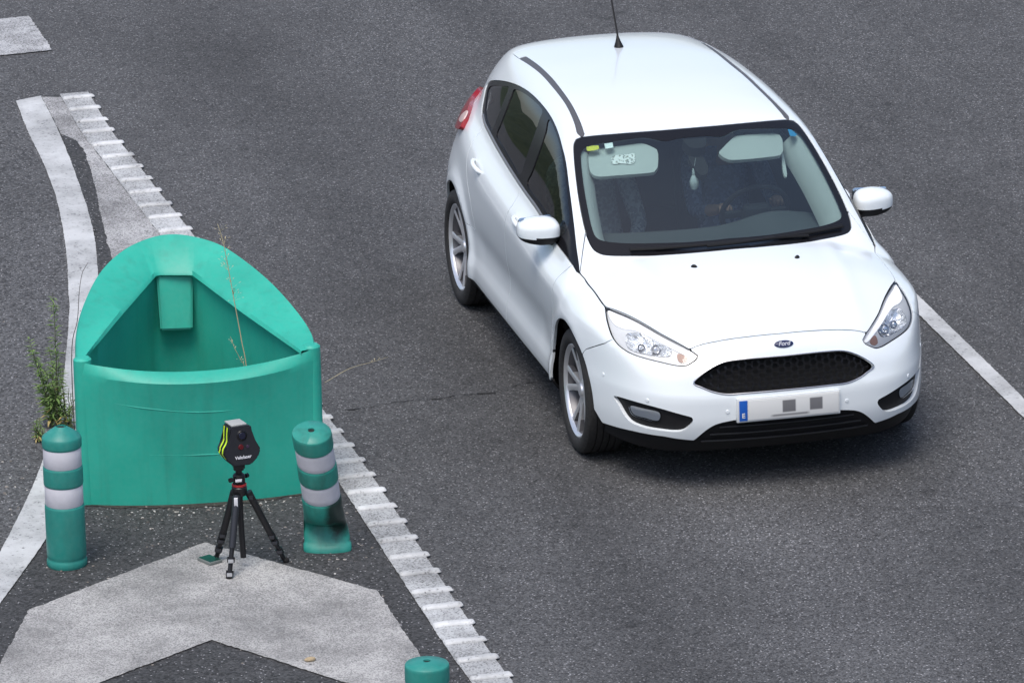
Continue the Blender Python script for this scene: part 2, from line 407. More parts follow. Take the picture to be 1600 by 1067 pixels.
def road_paint(name, col=(.62, .64, .66), wear=.5, scale=60, under=(.045, .045, .048), soft=.13):
    """worn thermoplastic: asphalt shows through in specks and scuffed patches"""
    m = mat(name, col, .75, spec=.3); co = world_co(m)
    fine = noise(m, co, scale, 5, .75); v = voro(m, co, scale*1.3, 'Color'); s = N(m, 'SeparateColor'); LK(m, v, s.inputs[0])
    big = noise(m, co, 2.3, 6, .65); mid = noise(m, co, 11, 4)
    t = math_(m, 'ADD', math_(m, 'MULTIPLY', fine, .55), math_(m, 'ADD', math_(m, 'MULTIPLY', s.outputs[0], .40), math_(m, 'ADD', math_(m, 'MULTIPLY', big, .34), math_(m, 'MULTIPLY', mid, .16))))
    k = ramp(m, t, [(max(0, .36+.27*wear), (0, 0, 0)), (min(1, .36+.27*wear+soft), (1, 1, 1))]).outputs[0]
    dirt = ramp(m, big, [(.32, tuple(c*.48 for c in col)), (.62, col)]).outputs[0]
    dirt = mix(m, math_(m, 'MULTIPLY', mid, .35), dirt, tuple(c*.6 for c in col))
    v3 = voro(m, co, 6.5, 'Distance'); spots = ramp(m, math_(m, 'ADD', v3, math_(m, 'MULTIPLY', mid, .12)), [(.085, (1, 1, 1)), (.12, (0, 0, 0))]).outputs[0]
    LK(m, mix(m, math_(m, 'MULTIPLY', spots, .75), mix(m, k, under, dirt), (.05, .048, .045)), bsdf(m).inputs['Base Color'])
    bump(m, math_(m, 'ADD', fine, math_(m, 'MULTIPLY', s.outputs[1], .5)), .4, .004)
    return m
M_pline = road_paint('white_line_paint', (.57, .585, .59), .10, soft=.2)
M_prumble = road_paint('rumble_line_paint', (.54, .555, .56), .30, 100, (.10, .10, .10), .30)  # greyer than the ridges, painting in their shading
M_pridge = road_paint('ridge_paint', (.70, .715, .72), .08, 70, soft=.2)  # whiter than the line so the bars look lit
M_pchev = road_paint('worn_chevron_paint', (.50, .495, .48), .40, 120, (.14, .14, .14), .40)
M_pfill = road_paint('worn_gore_paint', (.52, .52, .52), .50, 110, (.10, .10, .10), .32)
M_pdash = road_paint('dash_paint', (.56, .57, .58), .52, 110, (.08, .08, .08), .25)

def sheet(name, poly, z, m, jit=0., step=.05, parent=None):
    """flat sheet on the ground from a world-space outline"""
    P = np.asarray(poly, float)[:, :2]
    if jit:
        P = resample(P, step, True); P = P+fringe(len(P), jit)
    n = len(P)
    vo, eo, fo, _, _, _ = delaunay_2d_cdt([Vector(p) for p in P], [(i, (i+1) % n) for i in range(n)], [], 0, 1e-7, True)
    Q = np.array([tuple(v) for v in vo]); T = np.array([tuple(f) for f in fo]); T = T[inside(P, Q[T].mean(1))]
    return mesh_obj(name, np.c_[Q, np.full(len(Q), z)], T, m, parent)
def fringe(n, a):
    """ragged but soft edge offsets: fine crumbs plus a slow wander"""
    f = rng.normal(0, a*.55, (n, 2)); w_ = rng.normal(0, a*1.2, (n, 2)); k = np.hanning(13); k /= k.sum()
    return f+np.stack([np.convolve(np.r_[w_[-6:, i], w_[:, i], w_[:6, i]], k, 'valid') for i in range(2)], 1)
structure(sheet('road', [(-300, -300), (300, -300), (300, 300), (-300, 300)], 0, M_road))
G2 = lambda *p: np.array([ground(q)[:2] for q in p])
# curved left edge line of the gore
lo_ = np.vstack([G2((25, 160), (45, 210), (70, 262), (88, 312), (97, 352), (104, 400), (107, 450), (108, 500)), [[-1.75, -3.24]], G2((62, 735), (0, 865)), [[1.42, -4.22], [3.0, -4.95], [6, -6.6]]])
li_ = np.vstack([G2((64, 152), (88, 200), (110, 252), (134, 320), (148, 375), (153, 430)), [[-2.4, -2.92], [-1.2, -3.17], [-.2, -3.42]], G2((68, 850), (0, 945)), [[2.4, -4.47], [3.6, -5.05], [6.2, -6.3]]])
lo_c, li_c = resample(catmull(lo_, .05), .022), resample(catmull(li_, .05), .022)
structure(sheet('slip_road', np.vstack([[(-60, -2.2), (-12, -2.45)], lo_c[::3]+[0, .06], [(40, -26)], [(40, -60), (-60, -60)]]), .004, M_slip))
def wobble(c, a=.0016): return c+fringe(len(c), a)*np.array([.3, 1])
# right edge line of the gore with raised ridges
tipx = [ground(p)[0] for p in [(135.7, 153.7), (151.9, 170.6), (165, 189.4), (178, 205.5), (193, 225), (207.3, 244.5), (220.5, 262.5), (236.2, 281.2), (251.2, 300), (267, 320.6), (281.2, 339.3), (295.5, 360)]]
lowx = [ground(p)[0] for p in [(597, 768), (615, 793), (633, 817), (652, 842), (670, 869), (688, 894), (707, 923), (725, 947), (743, 974), (763, 1001), (783, 1027.5), (803, 1056)]]
er = np.vstack([G2((135, 146), (170, 205), (207, 252), (250, 308), (293, 362)), [[-3.2, -2.035], [-2.0, -2.015]], G2((510, 655), (561, 722), (624, 815), (734, 980), (793, 1062)), [[5, -1.90], [12, -1.8]]])
erc = resample(catmull(er, .06), .022); elc = erc-np.array([0, .17])
structure(sheet('gore_asphalt', np.vstack([li_c, [(12, -6.3), (12, -2.0)], elc[::-1]]), .004, M_gore))
left_line = structure(sheet('left_edge_line', np.vstack([wobble(lo_c), wobble(li_c[::-1])]), .010, M_pline))
rumble = structure(sheet('rumble_line', np.vstack([wobble(erc+[0, .012]), wobble(elc[::-1])]), .010, M_prumble))
gap_n = max(1, int(round((lowx[0]-tipx[-1])/.240)))
xs_r_ = list(tipx)+list(np.linspace(tipx[-1], lowx[0], gap_n+1)[1:-1])+list(lowx)+[lowx[-1]+.24*k for k in range(1, 10)]
def ridge_mesh(seed):
    """a rounded thermoplastic bar laid across the line, blunt outer end"""
    r_ = np.random.default_rng(seed); V = []; prof = [(-.027, 0), (-.025, .008), (-.017, .0125), (0, .0135), (.017, .0125), (.025, .008), (.027, 0)]
    ys_ = [-.163, -.156, -.12, -.06, 0., .020, .029, .034]; sc = [.75, 1, 1, 1, 1, .97, .80, .45]; hz = [0, .7, 1, 1, 1, .95, .7, .05]
    for i, y in enumerate(ys_):
        dx = r_.normal(0, .0025)
        for (x, z) in prof: V.append((x*sc[i]+dx+r_.normal(0, .0008), y+r_.normal(0, .0012), z*hz[i]+.0105))
    k = len(prof); n = len(ys_); F = [(i*k+j, i*k+j+1, (i+1)*k+j+1, (i+1)*k+j) for i in range(n-1) for j in range(k-1)]
    me = bpy.data.meshes.new('ridge'); me.from_pydata(V, [], F); me.polygons.foreach_set('use_smooth', [True]*len(F)); me.materials.append(M_pridge); return me
RM = [ridge_mesh(i) for i in range(5)]
for i, x in enumerate(xs_r_):
    y = float(np.interp(x, erc[:, 0], erc[:, 1])); o = bpy.data.objects.new('ridge', RM[i % 5]); link(o, rumble); o.location = (x, y, 0); o.rotation_euler = (0, 0, rng.normal(0, .012))
# worn fill at the nose of the gore, with bare strip beside the left line
fillL = np.vstack([G2((66, 153), (98, 214)), G2((128, 232), (150, 300), (162, 360), (180, 420))])
fill = np.vstack([catmull(fillL, .06), [[-2.6, -2.5], [-2.6, -2.23]], elc[(elc[:, 0] > -7.6) & (elc[:, 0] < -2.7)][::-1]])
structure(sheet('gore_nose_paint', fill, .007, M_pfill, .004, .022))
structure(sheet('bare_strip', np.vstack([catmull(G2((96, 212), (112, 255), (128, 320), (137, 370)), .05), catmull(G2((152, 362), (148, 330), (133, 270), (120, 222)), .05)]), .0085, M_gore, .004, .022))
# chevron
ch = np.vstack([G2((320, 850), (590, 925), (645, 1010)), [[3.55, -2.27], [3.4, -2.30]], G2((535, 1067), (330, 1002), (160, 1067)), [[2.95, -4.32]], [[2.6, -4.30]], G2((0, 1040), (45, 955))])
structure(sheet('chevron', ch, .010, M_pchev, .004, .022))
ch2 = ch[:, :2]+np.array([2.55, 0]); ch2 = np.array([(3.5, -3.2), (4.4, -2.27), (5.3, -2.25), (5.3, -2.6), (4.8, -3.4), (5.4, -4.9), (4.9, -5.2), (4.3, -4.8)])
structure(sheet('chevron', ch2, .010, M_pchev, .004, .022))
# dash beyond the gore, lane line beyond the car
d0 = G2((45, 27), (82, 80)); structure(sheet('road_dash', [d0[0], d0[1], d0[1]+[.06, -.55], d0[0]+[.06, -.55]], .008, M_pdash, .006, .022))
for k in range(1, 5): structure(sheet('road_dash', [d0[0]-[2.*k, .02*k], d0[1]-[2.*k, .02*k], d0[1]+[.06-2.*k, -.55-.02*k], d0[0]+[.06-2.*k, -.55-.02*k]], .008, M_pdash, .006, .022))
ln = G2((1427, 456), (1600, 624.5), (1600, 655), (1438.7, 495.6)); a_ = .5*(ln[0]+ln[3]); b_ = .5*(ln[1]+ln[2]); dirn = (b_-a_)/np.linalg.norm(b_-a_); wn = .5*abs(np.cross(dirn, ln[1]-ln[2])); nn_ = np.array([-dirn[1], dirn[0]])
p0, p1 = a_-dirn*.35, b_+dirn*12
q = np.vstack([resample(np.array([p0+nn_*wn, p1+nn_*wn]), .022), resample(np.array([p1-nn_*wn, p0-nn_*wn]), .022)])
structure(sheet('lane_line', wobble(q, .0016), .008, M_pline))
# crack across the lane, a thin dark strip
cr = catmull(np.array([ground(p) for p in [(540, 641), (577, 637), (600, 632), (624, 627.6), (648, 626), (685, 623.7), (708, 619.7), (750, 614), (771, 614.5), (797.6, 605), (829, 598), (874, 596), (930, 590)]])[:, :2], .03); cr = cr+rng.normal(0, .006, cr.shape)
wd = np.maximum(0, rng.normal(.002, .0035, len(cr)))+.0006
structure(sheet('road_crack', np.vstack([cr+np.stack([wd, 0*wd], 1), (cr-np.stack([wd, 0*wd], 1))[::-1]]), .004, mat('dark_crack', (.022, .022, .023), .95)))

# added grassy banks beside the carriageway and the overpass the picture is taken from
def bank(y0, y1, sgn):
    xs = np.linspace(-160, 120, 90); rows = []
    for y, z in ((y0, -.02), (y0+sgn*1.5, .35), (y0+sgn*5, 2.2), (y0+sgn*10, 3.8), (y0+sgn*40, 4.2)):
        rows.append([(x, y+rng.normal(0, .2), z+(rng.normal(0, .25) if z > 0 else 0)) for x in xs])
    V = [p for r in rows for p in r]; k = len(xs); F = [(i*k+j, i*k+j+1, (i+1)*k+j+1, (i+1)*k+j) for i in range(4) for j in range(k-1)]
    m = mat('bank_grass', (.05, .085, .03), .95); LK(m, ramp(m, noise(m, world_co(m), 1.6, 6), [(.3, (.015, .030, .012)), (.7, (.05, .065, .028))]).outputs[0], bsdf(m).inputs['Base Color'])
    return structure(mesh_obj('unseen_grass_bank', V, F, m, None, True))
bank(-13.5, -50, -1); bank(10.5, 50, 1)  # out of view, added to darken the horizon and its reflections
op = empty('overpass', (33, -3, 0)); tag(op, 'grey concrete road overpass with parapet spanning the carriageway', 'bridge')
M_conc = mat('weathered_concrete', (.30, .29, .27), .9); LK(M_conc, ramp(M_conc, noise(M_conc, obj_co(M_conc), 1.2, 6), [(.3, (.22, .21, .20)), (.7, (.36, .35, .33))]).outputs[0], bsdf(M_conc).inputs['Base Color'])
bm = bmesh.new(); b_box(bm, (0, 0, 7.35), (9.0, 60, .9), None, .05); bm_obj('deck', bm, M_conc, op)
for dx in (-4.35, 4.35):
    bm = bmesh.new(); b_box(bm, (dx, 0, 8.25), (.25, 60, .92), None, .03); bm_obj('parapet', bm, M_conc, op)
for dy in (-16, 12.):
    bm = bmesh.new(); b_box(bm, (0, dy, 3.45), (8.0, 1.0, 6.95), None, .05); bm_obj('pier', bm, M_conc, op)

# ================================================================== THE CAR: materials
def paint_material():
    m = mat('white_car_paint', (.78, .80, .82), .20, coat=.6, spec=.5)
    co = obj_co(m); n = noise(m, co, 2.2, 6)
    sep = N(m, 'SeparateXYZ'); LK(m, co, sep.inputs[0])
    low = math_(m, 'SUBTRACT', .55, sep.outputs[2]); low = math_(m, 'MULTIPLY', low, 1.1)      # road film along the sills
    fac = math_(m, 'MULTIPLY', n, math_(m, 'MAXIMUM', low, .03))
    LK(m, mix(m, fac, (.77, .825, .85), (.42, .41, .39)), bsdf(m).inputs['Base Color'])
    return m
M_paint = paint_material()
M_blackgloss = mat('gloss_black_trim', (.010, .010, .012), .22, spec=.3)
M_black = mat('black_plastic', (.009, .009, .010), .6, spec=.3)
M_blackmatt = mat('matt_black_liner', (.008, .008, .008), .9)
M_chrome = mat('chrome', (.62, .63, .65), .16, metal=1.)
M_trim = mat('satin_belt_trim', (.30, .29, .28), .35, metal=.7)
M_ditch = mat('grey_roof_strip', (.085, .085, .092), .5)
M_glass = tinted_glass('windscreen_glass', (.72, .85, .86), .0, .9, dirt=.03)  # dirt value sets the painted reflection haze
M_sglass = tinted_glass('side_window_glass', (.26, .34, .32), .0, .7, dirt=.0)
M_lens = tinted_glass('clear_lamp_lens', (.94, .96, .97), .02, .5)
M_redlens = mat('red_lamp_lens', (.27, .012, .02), .2, coat=.2)
M_whitelens = mat('pale_reverse_lens', (.75, .55, .52), .15, coat=.5)
M_alloy = mat('silver_alloy', (.74, .75, .77), .30, metal=.7)
M_alloy_dark = mat('shaded_alloy_barrel', (.16, .16, .17), .45, metal=.6)
M_tyre = mat('tyre_rubber', (.018, .018, .019), .78)
def tyre_bump():
    m = M_tyre; n = noise(m, obj_co(m), 60, 3); LK(m, ramp(m, n, [(.3, (.013, .013, .014)), (.75, (.030, .029, .028))]).outputs[0], bsdf(m).inputs['Base Color'])
tyre_bump()
M_reflector = mat('lamp_reflector', (.80, .82, .85), .16, metal=.75)
M_hl_dark = mat('lamp_inner_bezel', (.62, .63, .65), .35, metal=.15)
M_amber = mat('amber_bulb', (.30, .17, .13), .25)
M_blue = mat('badge_blue', (.006, .014, .07), .4)
mat('badge_silver', (.45, .47, .52), .45)
M_plateblue = mat('plate_blue', (.01, .10, .45), .4)
M_plate_w = mat('plate_white', (.62, .63, .62), .45)
M_trimpale = mat('pale_cabin_trim', (.48, .51, .50), .85)
M_dash = mat('dark_dashboard', (.050, .058, .060), .8)
M_seat = mat('charcoal_seat_cloth', (.018, .020, .023), .95)
M_visor = mat('pale_visor_vinyl', (.44, .47, .45), .8)

car = empty('car', (0, 0, 0))
tag(car, 'white five-door hatchback car driving along the lane with two people inside', 'car')

# ------------------------------------------------------------------ feature lines picked on the photograph, cast on to the body
def H(*p): return hit(p)
def left_only(P): return P[P[:, 1] < -.005]
# windscreen outer edge (half with y<0), centre top -> corner -> centre bottom
ws_px = [(1040, 203.2), (1000, 206.2), (960, 209.3), (925, 212.3), (908, 214.4), (900, 217.5), (896.7, 224.5), (896.3, 237), (899, 270), (903.6, 305.8), (909, 337), (915, 362), (922.7, 382), (930.5, 392.8), (939.5, 397.6), (960, 399.8), (1005, 400), (1062.5, 397), (1110, 393)]
ws = hit(ws_px); c0 = ws[0].copy(); c0[1] = 0; c0[0] += .004; c1 = ws[-1].copy(); c1[1] = 0; c1[0] += .004
ws_h = catmull(np.vstack([[c0], ws, [c1]]), .02)
WS_OUT = sym(ws_h)
wi_px = [(1062, 216), (1040, 221), (1022, 217.5), (1005, 214.8), (960, 220.5), (925, 226.2), (914, 229.5), (908.5, 237), (908, 252), (913, 295), (921.6, 341), (926, 358), (932, 370.5), (947.5, 377), (990.6, 379.8), (1060, 378.5), (1110, 375)]
wi = hit(wi_px); c0 = wi[0].copy(); c0[1] = 0; c1 = wi[-1].copy(); c1[1] = 0
WS_IN = sym(catmull(np.vstack([[c0], wi, [c1]]), .02))
panel('windscreen_border', CHX, [WS_OUT, WS_IN], M_blackgloss, car, gap=.001, h=.03, bh=.015, flange=.01, off=-.002)
windscreen = panel('windscreen', CHX, [WS_IN], M_glass, car, gap=-.002, h=.05, bh=.02, flange=0, off=-.003)
# roof strips
so = hit([(810.8, 91.8), (831, 104.5), (849, 119.5), (868.5, 142), (885, 164.5), (897, 190), (903.5, 213.5)])
si = hit([(820.5, 88), (840, 101.5), (859.5, 119.5), (874.5, 137.5), (892.5, 163), (906, 190), (914, 212.2)])
so = catmull(so, .03); si = catmull(si, .03)
panel('roof_strip', CHX, [np.vstack([so, si[::-1]])], M_ditch, car, gap=.0, h=.02, bh=.012, off=-.003, flange=.006, mirror=True)
# roof panel between the strips, back to the tailgate
top_edge = ws_h[:int(np.argmin(np.abs(ws_h[:, 1]+.553)+(ws_h[:, 0] > -.9)*9))+1]
REAR_ROOF_X = -2.72
rx = np.linspace(0, -.50, 12); rear_edge = CHX.to3(np.stack([np.full(12, REAR_ROOF_X)-0*rx, np.arctan2(rx, .82)*.85], 1))
E_c = CHX.to3(CHX.to2(np.array([[REAR_ROOF_X, -.52, 1.38]])))
half = np.vstack([top_edge, si[::-1], so[:1], E_c, rear_edge[::-1][1:]])
panel('roof', CHX, [sym(half)], M_paint, car, gap=.0015, h=.045, bh=.02)
# hood
seam_px = [(905.5, 426.5), (915.7, 439.5), (930, 457.5), (945.5, 479)]
hl_px = [(947.4, 480), (963.7, 485), (986, 494.7), (1008.7, 507), (1031, 520.6), (1053.7, 533), (1076, 545.4), (1091, 556), (1089, 561.5), (1076, 570), (1068.4, 572.2), (1053.7, 570.7), (1031, 565.6), (1008.7, 560), (989.6, 553.8), (975, 546), (963.7, 536.4), (955.9, 524), (950, 506), (947, 490)]
HL = hit(hl_px); HL = catmull(HL, .012, True)
hlt = hit(hl_px[:7])
hood_edge = hit([(1079, 545.5), (1086, 542), (1100, 537.5), (1125, 532.5), (1150, 528.5), (1185, 524.3), (1210, 522)])
he_c = hood_edge[-1].copy(); he_c[1] = 0; he_c[0] += .002
cowl = ws_h[int(np.argmin(np.abs(ws_h[:, 1]+.735)+(ws_h[:, 0] < -.45)*9)):]
seam = hit(seam_px)
hood_half = np.vstack([cowl[::-1], catmull(np.vstack([[cowl[0]], seam[:1]]), .03), catmull(seam, .03), catmull(hlt, .03), catmull(np.vstack([hood_edge, [he_c]]), .03)])
panel('hood', CHF, [sym(hood_half)], M_paint, car, gap=.003, h=.035, bh=.018)
# side window outline, front tip -> A pillar -> top -> rear -> belt
dlo_px = [(904.2, 425.5), (900, 384), (896.6, 352.5), (893.4, 326), (890, 300), (884.5, 257), (878.7, 231.8), (871.6, 206.8), (861, 183.7), (846.7, 164), (829, 146.3), (811, 134.9), (793, 128.5), (775.5, 126), (764.8, 127.8), (759.8, 134), (755.9, 149.9), (752.5, 171), (753.8, 185.5), (759.4, 201), (775.5, 231.8), (796.8, 267.4), (818, 299.4), (836, 325), (852, 351), (867.8, 378.7), (881.5, 397), (894.7, 413.5)]
DLO = catmull(hit(dlo_px), .02, True)
q_px = [(763, 136.5), (775, 133.3), (788, 134.5), (793.5, 137), (785, 160), (776, 183), (768, 203), (762.5, 195), (758.5, 184), (757.3, 171), (759.5, 150)]
r_px = [(802.5, 139.5), (818, 146), (833, 157.5), (846, 172), (842, 186), (834, 210), (823, 240), (811.5, 272), (796, 250), (784, 229), (774.5, 212), (780, 196), (790, 170), (798, 149)]
f_px = [(856.5, 186.5), (867, 207), (874.5, 231), (879.5, 257), (884.5, 293), (887, 322), (888.5, 345), (880, 366), (869.5, 362.5), (855, 338), (841, 316), (822.5, 289), (830, 268), (842, 234), (851, 207)]
PANES = [catmull(hit(p), .015, True) for p in (q_px, r_px, f_px)]
panel('window_frame', CHX, [DLO]+PANES, M_blackgloss, car, gap=.001, h=.03, bh=.012, off=-.004, flange=.012, mirror=True)
for nm, P in zip(('quarter_window', 'rear_door_window', 'front_door_window'), PANES):
    panel(nm, CHX, [P], M_sglass, car, gap=-.003, h=.05, bh=.02, off=-.008, flange=0, mirror=True)
# belt moulding
belt = catmull(hit([(754.5, 180), (756.5, 190), (761, 201), (777.5, 231.8), (798.8, 267.4), (820, 299.4), (838.5, 325), (853.5, 350)]), .02)
def strip(name, C, wid, lift, m, parent, mirror=True, n=6):
    """half-round moulding lying on the body along curve C"""
    g = grad(C); t = np.gradient(C, axis=0); t /= np.linalg.norm(t, axis=1, keepdims=True); s = np.cross(t, g)
    V = []; k = n+1
    for i in range(len(C)):
        for j in range(k):
            a = PI*j/n; V.append(C[i]+s[i]*math.cos(a)*wid/2+g[i]*(math.sin(a)*lift-.002))
    Fc = [(i*k+j, i*k+j+1, (i+1)*k+j+1, (i+1)*k+j) for i in range(len(C)-1) for j in range(k-1)]
    V = np.array(V); o = mesh_obj(name, V, Fc, m, parent, True)
    if mirror: mesh_obj(name, flipy(V), [f[::-1] for f in Fc], m, parent, True)
    return o
strip('belt_moulding', belt, .017, .006, M_trim, car)
# ---- body sides: seams in car coordinates (x, z) on the right-hand side
def side(pts, fold=None):
    """(x,z) pairs lifted on to the right-hand flank"""
    p = np.asarray(pts, float); o = np.stack([p[:, 0], 0*p[:, 0], p[:, 1]], 1); d = np.tile([0, -1., 0], (len(p), 1))
    return last_cross(o, d, 1.2)
def arc(xc, r, a0, a1, n=28, zc=.322): return [(xc+r*math.cos(a), zc+r*math.sin(a)) for a in np.linspace(math.radians(a0), math.radians(a1), n)]
AR = .372; SILL = .265
def at_angle(z): return math.degrees(math.asin((z-.322)/AR))
aS = at_angle(SILL)
def nearest(C, p): return int(np.argmin(np.linalg.norm(C-np.asarray(p), axis=1)))
DL = DLO
tip_i = 0
iA = nearest(DL, hit([(893.4, 326)])[0]); 
# roof rail + pillars + quarter panel: one 'body_side' panel around the windows, doors below
door_top_f = hit([(866, 376.5)])[0]
# belt line pieces
iB0 = nearest(DL, hit([(753.8, 185.5)])[0]); iB1 = nearest(DL, hit([(894.7, 413.5)])[0])
bpill = nearest(DL, hit([(814, 293)])[0]); rdoor_r = nearest(DL, hit([(756.5, 193)])[0])
fdoor_f = nearest(DL, hit([(896, 415)])[0])
# fender/door seam etc.
FD = [(-.31, .84), (-.315, .76), (-.335, .66), (-.35, .55), (-.36, .45), (-.365, .36), (-.37, SILL)]
BS = [(-1.335, .93), (-1.355, .80), (-1.375, .66), (-1.395, .50), (-1.405, .38), (-1.41, SILL)]
RQ = [(-2.40, .98), (-2.365, .88), (-2.31, .80), (-2.22, .72), (-2.165, .62), (-2.155, .56)]
fd, bs, rq = side(FD), side(BS), side(RQ)
def beltpts(i0, i1): return DL[i0:i1+1] if i0 <= i1 else DL[i1:i0+1][::-1]
rarc_f = side(arc(-2.648, AR, aS, 38.5, 18))                # front side of rear arch, from sill up
sill_line = lambda x0, x1, n=14: side([(x, SILL) for x in np.linspace(x0, x1, n)])
xs_r = -2.648+AR*math.cos(math.radians(aS)); xs_f = -AR*math.cos(math.radians(aS))
front_door = np.vstack([beltpts(bpill, fdoor_f), fd, sill_line(-.39, -1.39), bs[::-1]])
rear_door = np.vstack([beltpts(rdoor_r, bpill), bs, sill_line(-1.43, xs_r-.02), rarc_f[1:], rq[::-1]])
doors_f = panel('front_door', CHX, [front_door], M_paint, car, gap=.0028, h=.032, bh=.016, mirror=True)
doors_r = panel('rear_door', CHX, [rear_door], M_paint, car, gap=.0028, h=.032, bh=.016, mirror=True)
# fender: door seam, arch, bumper seam, headlamp, hood seam
bump_seam = hit([(958.5, 530.5), (945, 536.5), (930, 541), (915, 546)])
aF = math.degrees(math.atan2(bump_seam[-1][2]-.322, bump_seam[-1][0]))
farc = side(arc(0, AR, 180-aS, aF, 34))
iH0 = nearest(HL, hit([(947.4, 480)])[0]); iH1 = nearest(HL, bump_seam[0])
hl_out = HL[iH1:] if iH1 > iH0 else HL[iH0:iH1+1]
fender = np.vstack([fd, sill_line(-.37, xs_f, 3)[1:], farc, bump_seam[::-1], hl_out, catmull(seam, .03)[::-1], DL[fdoor_f:][::-1]])
panel('front_fender', CHX, [fender], M_paint, car, gap=.0024, h=.032, bh=.014, mirror=True)
# upper side: A pillar, roof rail, C pillar, rear quarter
ROOF_R = so[0]
rail_out = np.vstack([so[::-1]])                                  # along the roof strip, front to rear
ws_side = ws_h[nearest(ws_h, so[-1]):len(ws_h)-len(cowl)+1]         # windscreen corner down to the cowl
rearq_x = -2.97
quarter_low = side(arc(-2.648, AR, 38.5, 178-aS, 30))
qb = side([(-3.02, SILL+.01), (-3.04, .45), (-3.05, .60), (-3.03, .75), (-3.01, .90), (-2.99, 1.02), (-2.975, 1.09)])
hatch_line = CHX.to3(np.array([(x, -a*.85) for x, a in ((-2.965, 1.02), (-2.945, .92), (-2.90, .82), (-2.84, .73))]))
hatch_line = np.vstack([hatch_line, E_c])
up_loop = np.vstack([ws_side, seam[:1], DL[::1][:rdoor_r+1], rq, quarter_low, qb, hatch_line, so[:1], so[1:-1]])
panel('body_side', CHX, [up_loop], M_paint, car, gap=.0018, h=.032, bh=.013, mirror=True)
# black sill below the doors
sill_loop = np.vstack([side([(x, SILL-.004) for x in np.linspace(xs_f-.01, xs_r+.01, 50)]), side([(x, .175) for x in np.linspace(xs_r+.03, xs_f-.03, 50)])])
panel('sill_skirt', CHX, [sill_loop], M_black, car, gap=.001, h=.03, bh=.02, off=-.010, mirror=True)
# fuel of detail: door handles
def handle(xc, zc, tilt, parent, ysign):
    bm = bmesh.new()
    L = .19; pts = []
    for i in range(13):
        t = i/12; x = xc+(t-.5)*L; z = zc+(t-.5)*L*tilt
        s = side([(x, z)])[0]; g = grad(s[None])[0]
        lift = .034*math.sin(PI*min(1, max(0, t)))**.45
        pts.append(s+g*(lift-.004))
    pts = [(p[0], p[1]*(-ysign), p[2]) for p in pts]
    b_tube(bm, pts, [.008]+[.0125]*11+[.008], 10)
    for v in bm.verts: pass
    return bm_obj('door_handle', bm, M_paint, parent)
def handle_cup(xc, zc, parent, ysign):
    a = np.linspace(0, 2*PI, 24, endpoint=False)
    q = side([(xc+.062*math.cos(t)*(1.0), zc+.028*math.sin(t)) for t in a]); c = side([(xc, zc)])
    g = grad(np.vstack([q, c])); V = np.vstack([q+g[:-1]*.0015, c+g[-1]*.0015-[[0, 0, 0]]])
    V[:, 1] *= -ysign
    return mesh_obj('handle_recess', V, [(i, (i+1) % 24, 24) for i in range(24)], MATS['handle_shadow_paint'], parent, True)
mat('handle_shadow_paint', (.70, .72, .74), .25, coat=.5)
for s_i, ys in enumerate((-1, 1)):
    for (xc, zc, tl, dr) in ((-1.115, .893, -.10, doors_f), (-2.10, .935, -.10, doors_r)):
        handle(xc, zc, tl, dr[s_i], ys)
# ---- front bumper with its openings
gr_px = [(1083.5, 598.7), (1096, 585.7), (1115.5, 572.7), (1135, 565), (1165, 561), (1200, 558), (1222, 556.3)]
gr2_px = [(1228, 609), (1200, 611.5), (1165, 614.3), (1135, 616), (1112, 611.7), (1096, 605)]
g1 = hit(gr_px); g2 = hit(gr2_px)
def to_centre(P, end=True):
    P = P.copy()
    if end: P[-1, 1] = 0
    else: P[0, 1] = 0
    return P
g1 = to_centre(g1); g2 = to_centre(g2, False)
gr_half = catmull(np.vstack([g1[::-1], g2[::-1]]), .012)
GR = sym(gr_half)
lg_px = [(1232, 651), (1200, 652.3), (1165, 655), (1141.5, 658), (1118.7, 663.7), (1102.5, 673.5), (1085.5, 687.5)]
lg = to_centre(hit(lg_px), False); lgc = catmull(lg, .015)
low_px = [(1084.5, 688.3), (1060, 686), (1037.5, 682), (1010, 678), (988.7, 673.5), (965, 668), (941, 660.5)]
low = hit(low_px)
farc2 = side(arc(0, AR, aF, 3, 14)); farc2 = farc2[farc2[:, 2] > low[-1][2]]
FOG = catmull(hit([(959.5, 619), (988.7, 626.8), (1029.4, 638), (1070, 649.6), (1082.5, 654.4), (1078, 663.4), (1066.7, 672.3), (1053.7, 674), (1029.4, 671.5), (1001.7, 665.8), (983.9, 657.7), (974, 645.5), (966, 631)]), .012, True)
iHi = nearest(HL, hit([(1079, 546.5)])[0])
hl_low = HL[iHi:iH1+1]
bump_half = np.vstack([[he_c], hood_edge[::-1], hl_low, bump_seam[1:], farc2, low[::-1], lgc[::-1]])
front_bumper = panel('front_bumper', CHF, [sym(bump_half), GR, FOG, flipy(FOG)], M_paint, car, gap=.002, h=.03, bh=.012, flange=.022)
# black lower lip and lower grille
lip_half = np.vstack([lgc, low[1:], CHF.to3(CHF.to2(np.array([[.40, -.84, .215], [.62, -.70, .195], [.80, -.45, .185], [.86, -.2, .185], [.87, 0, .185]])))])
panel('lower_valance', CHF, [sym(lip_half)], M_black, car, gap=.001, h=.03, bh=.015, off=-.022, flange=.02)
for k, zz in enumerate((.355, .315, .275)):
    hw = .40+.05*k; yy = np.linspace(-hw, hw, 30)
    q = last_cross(np.tile([-.1, 0, zz], (30, 1)), np.stack([np.sqrt(1-(yy/1.2)**2), yy/1.2, 0*yy], 1), 1.5); g = grad(q)
    bm = bmesh.new(); b_tube(bm, q-g*.012, .0065, 6); bm_obj('lower_grille_bar', bm, M_blackgloss, car)
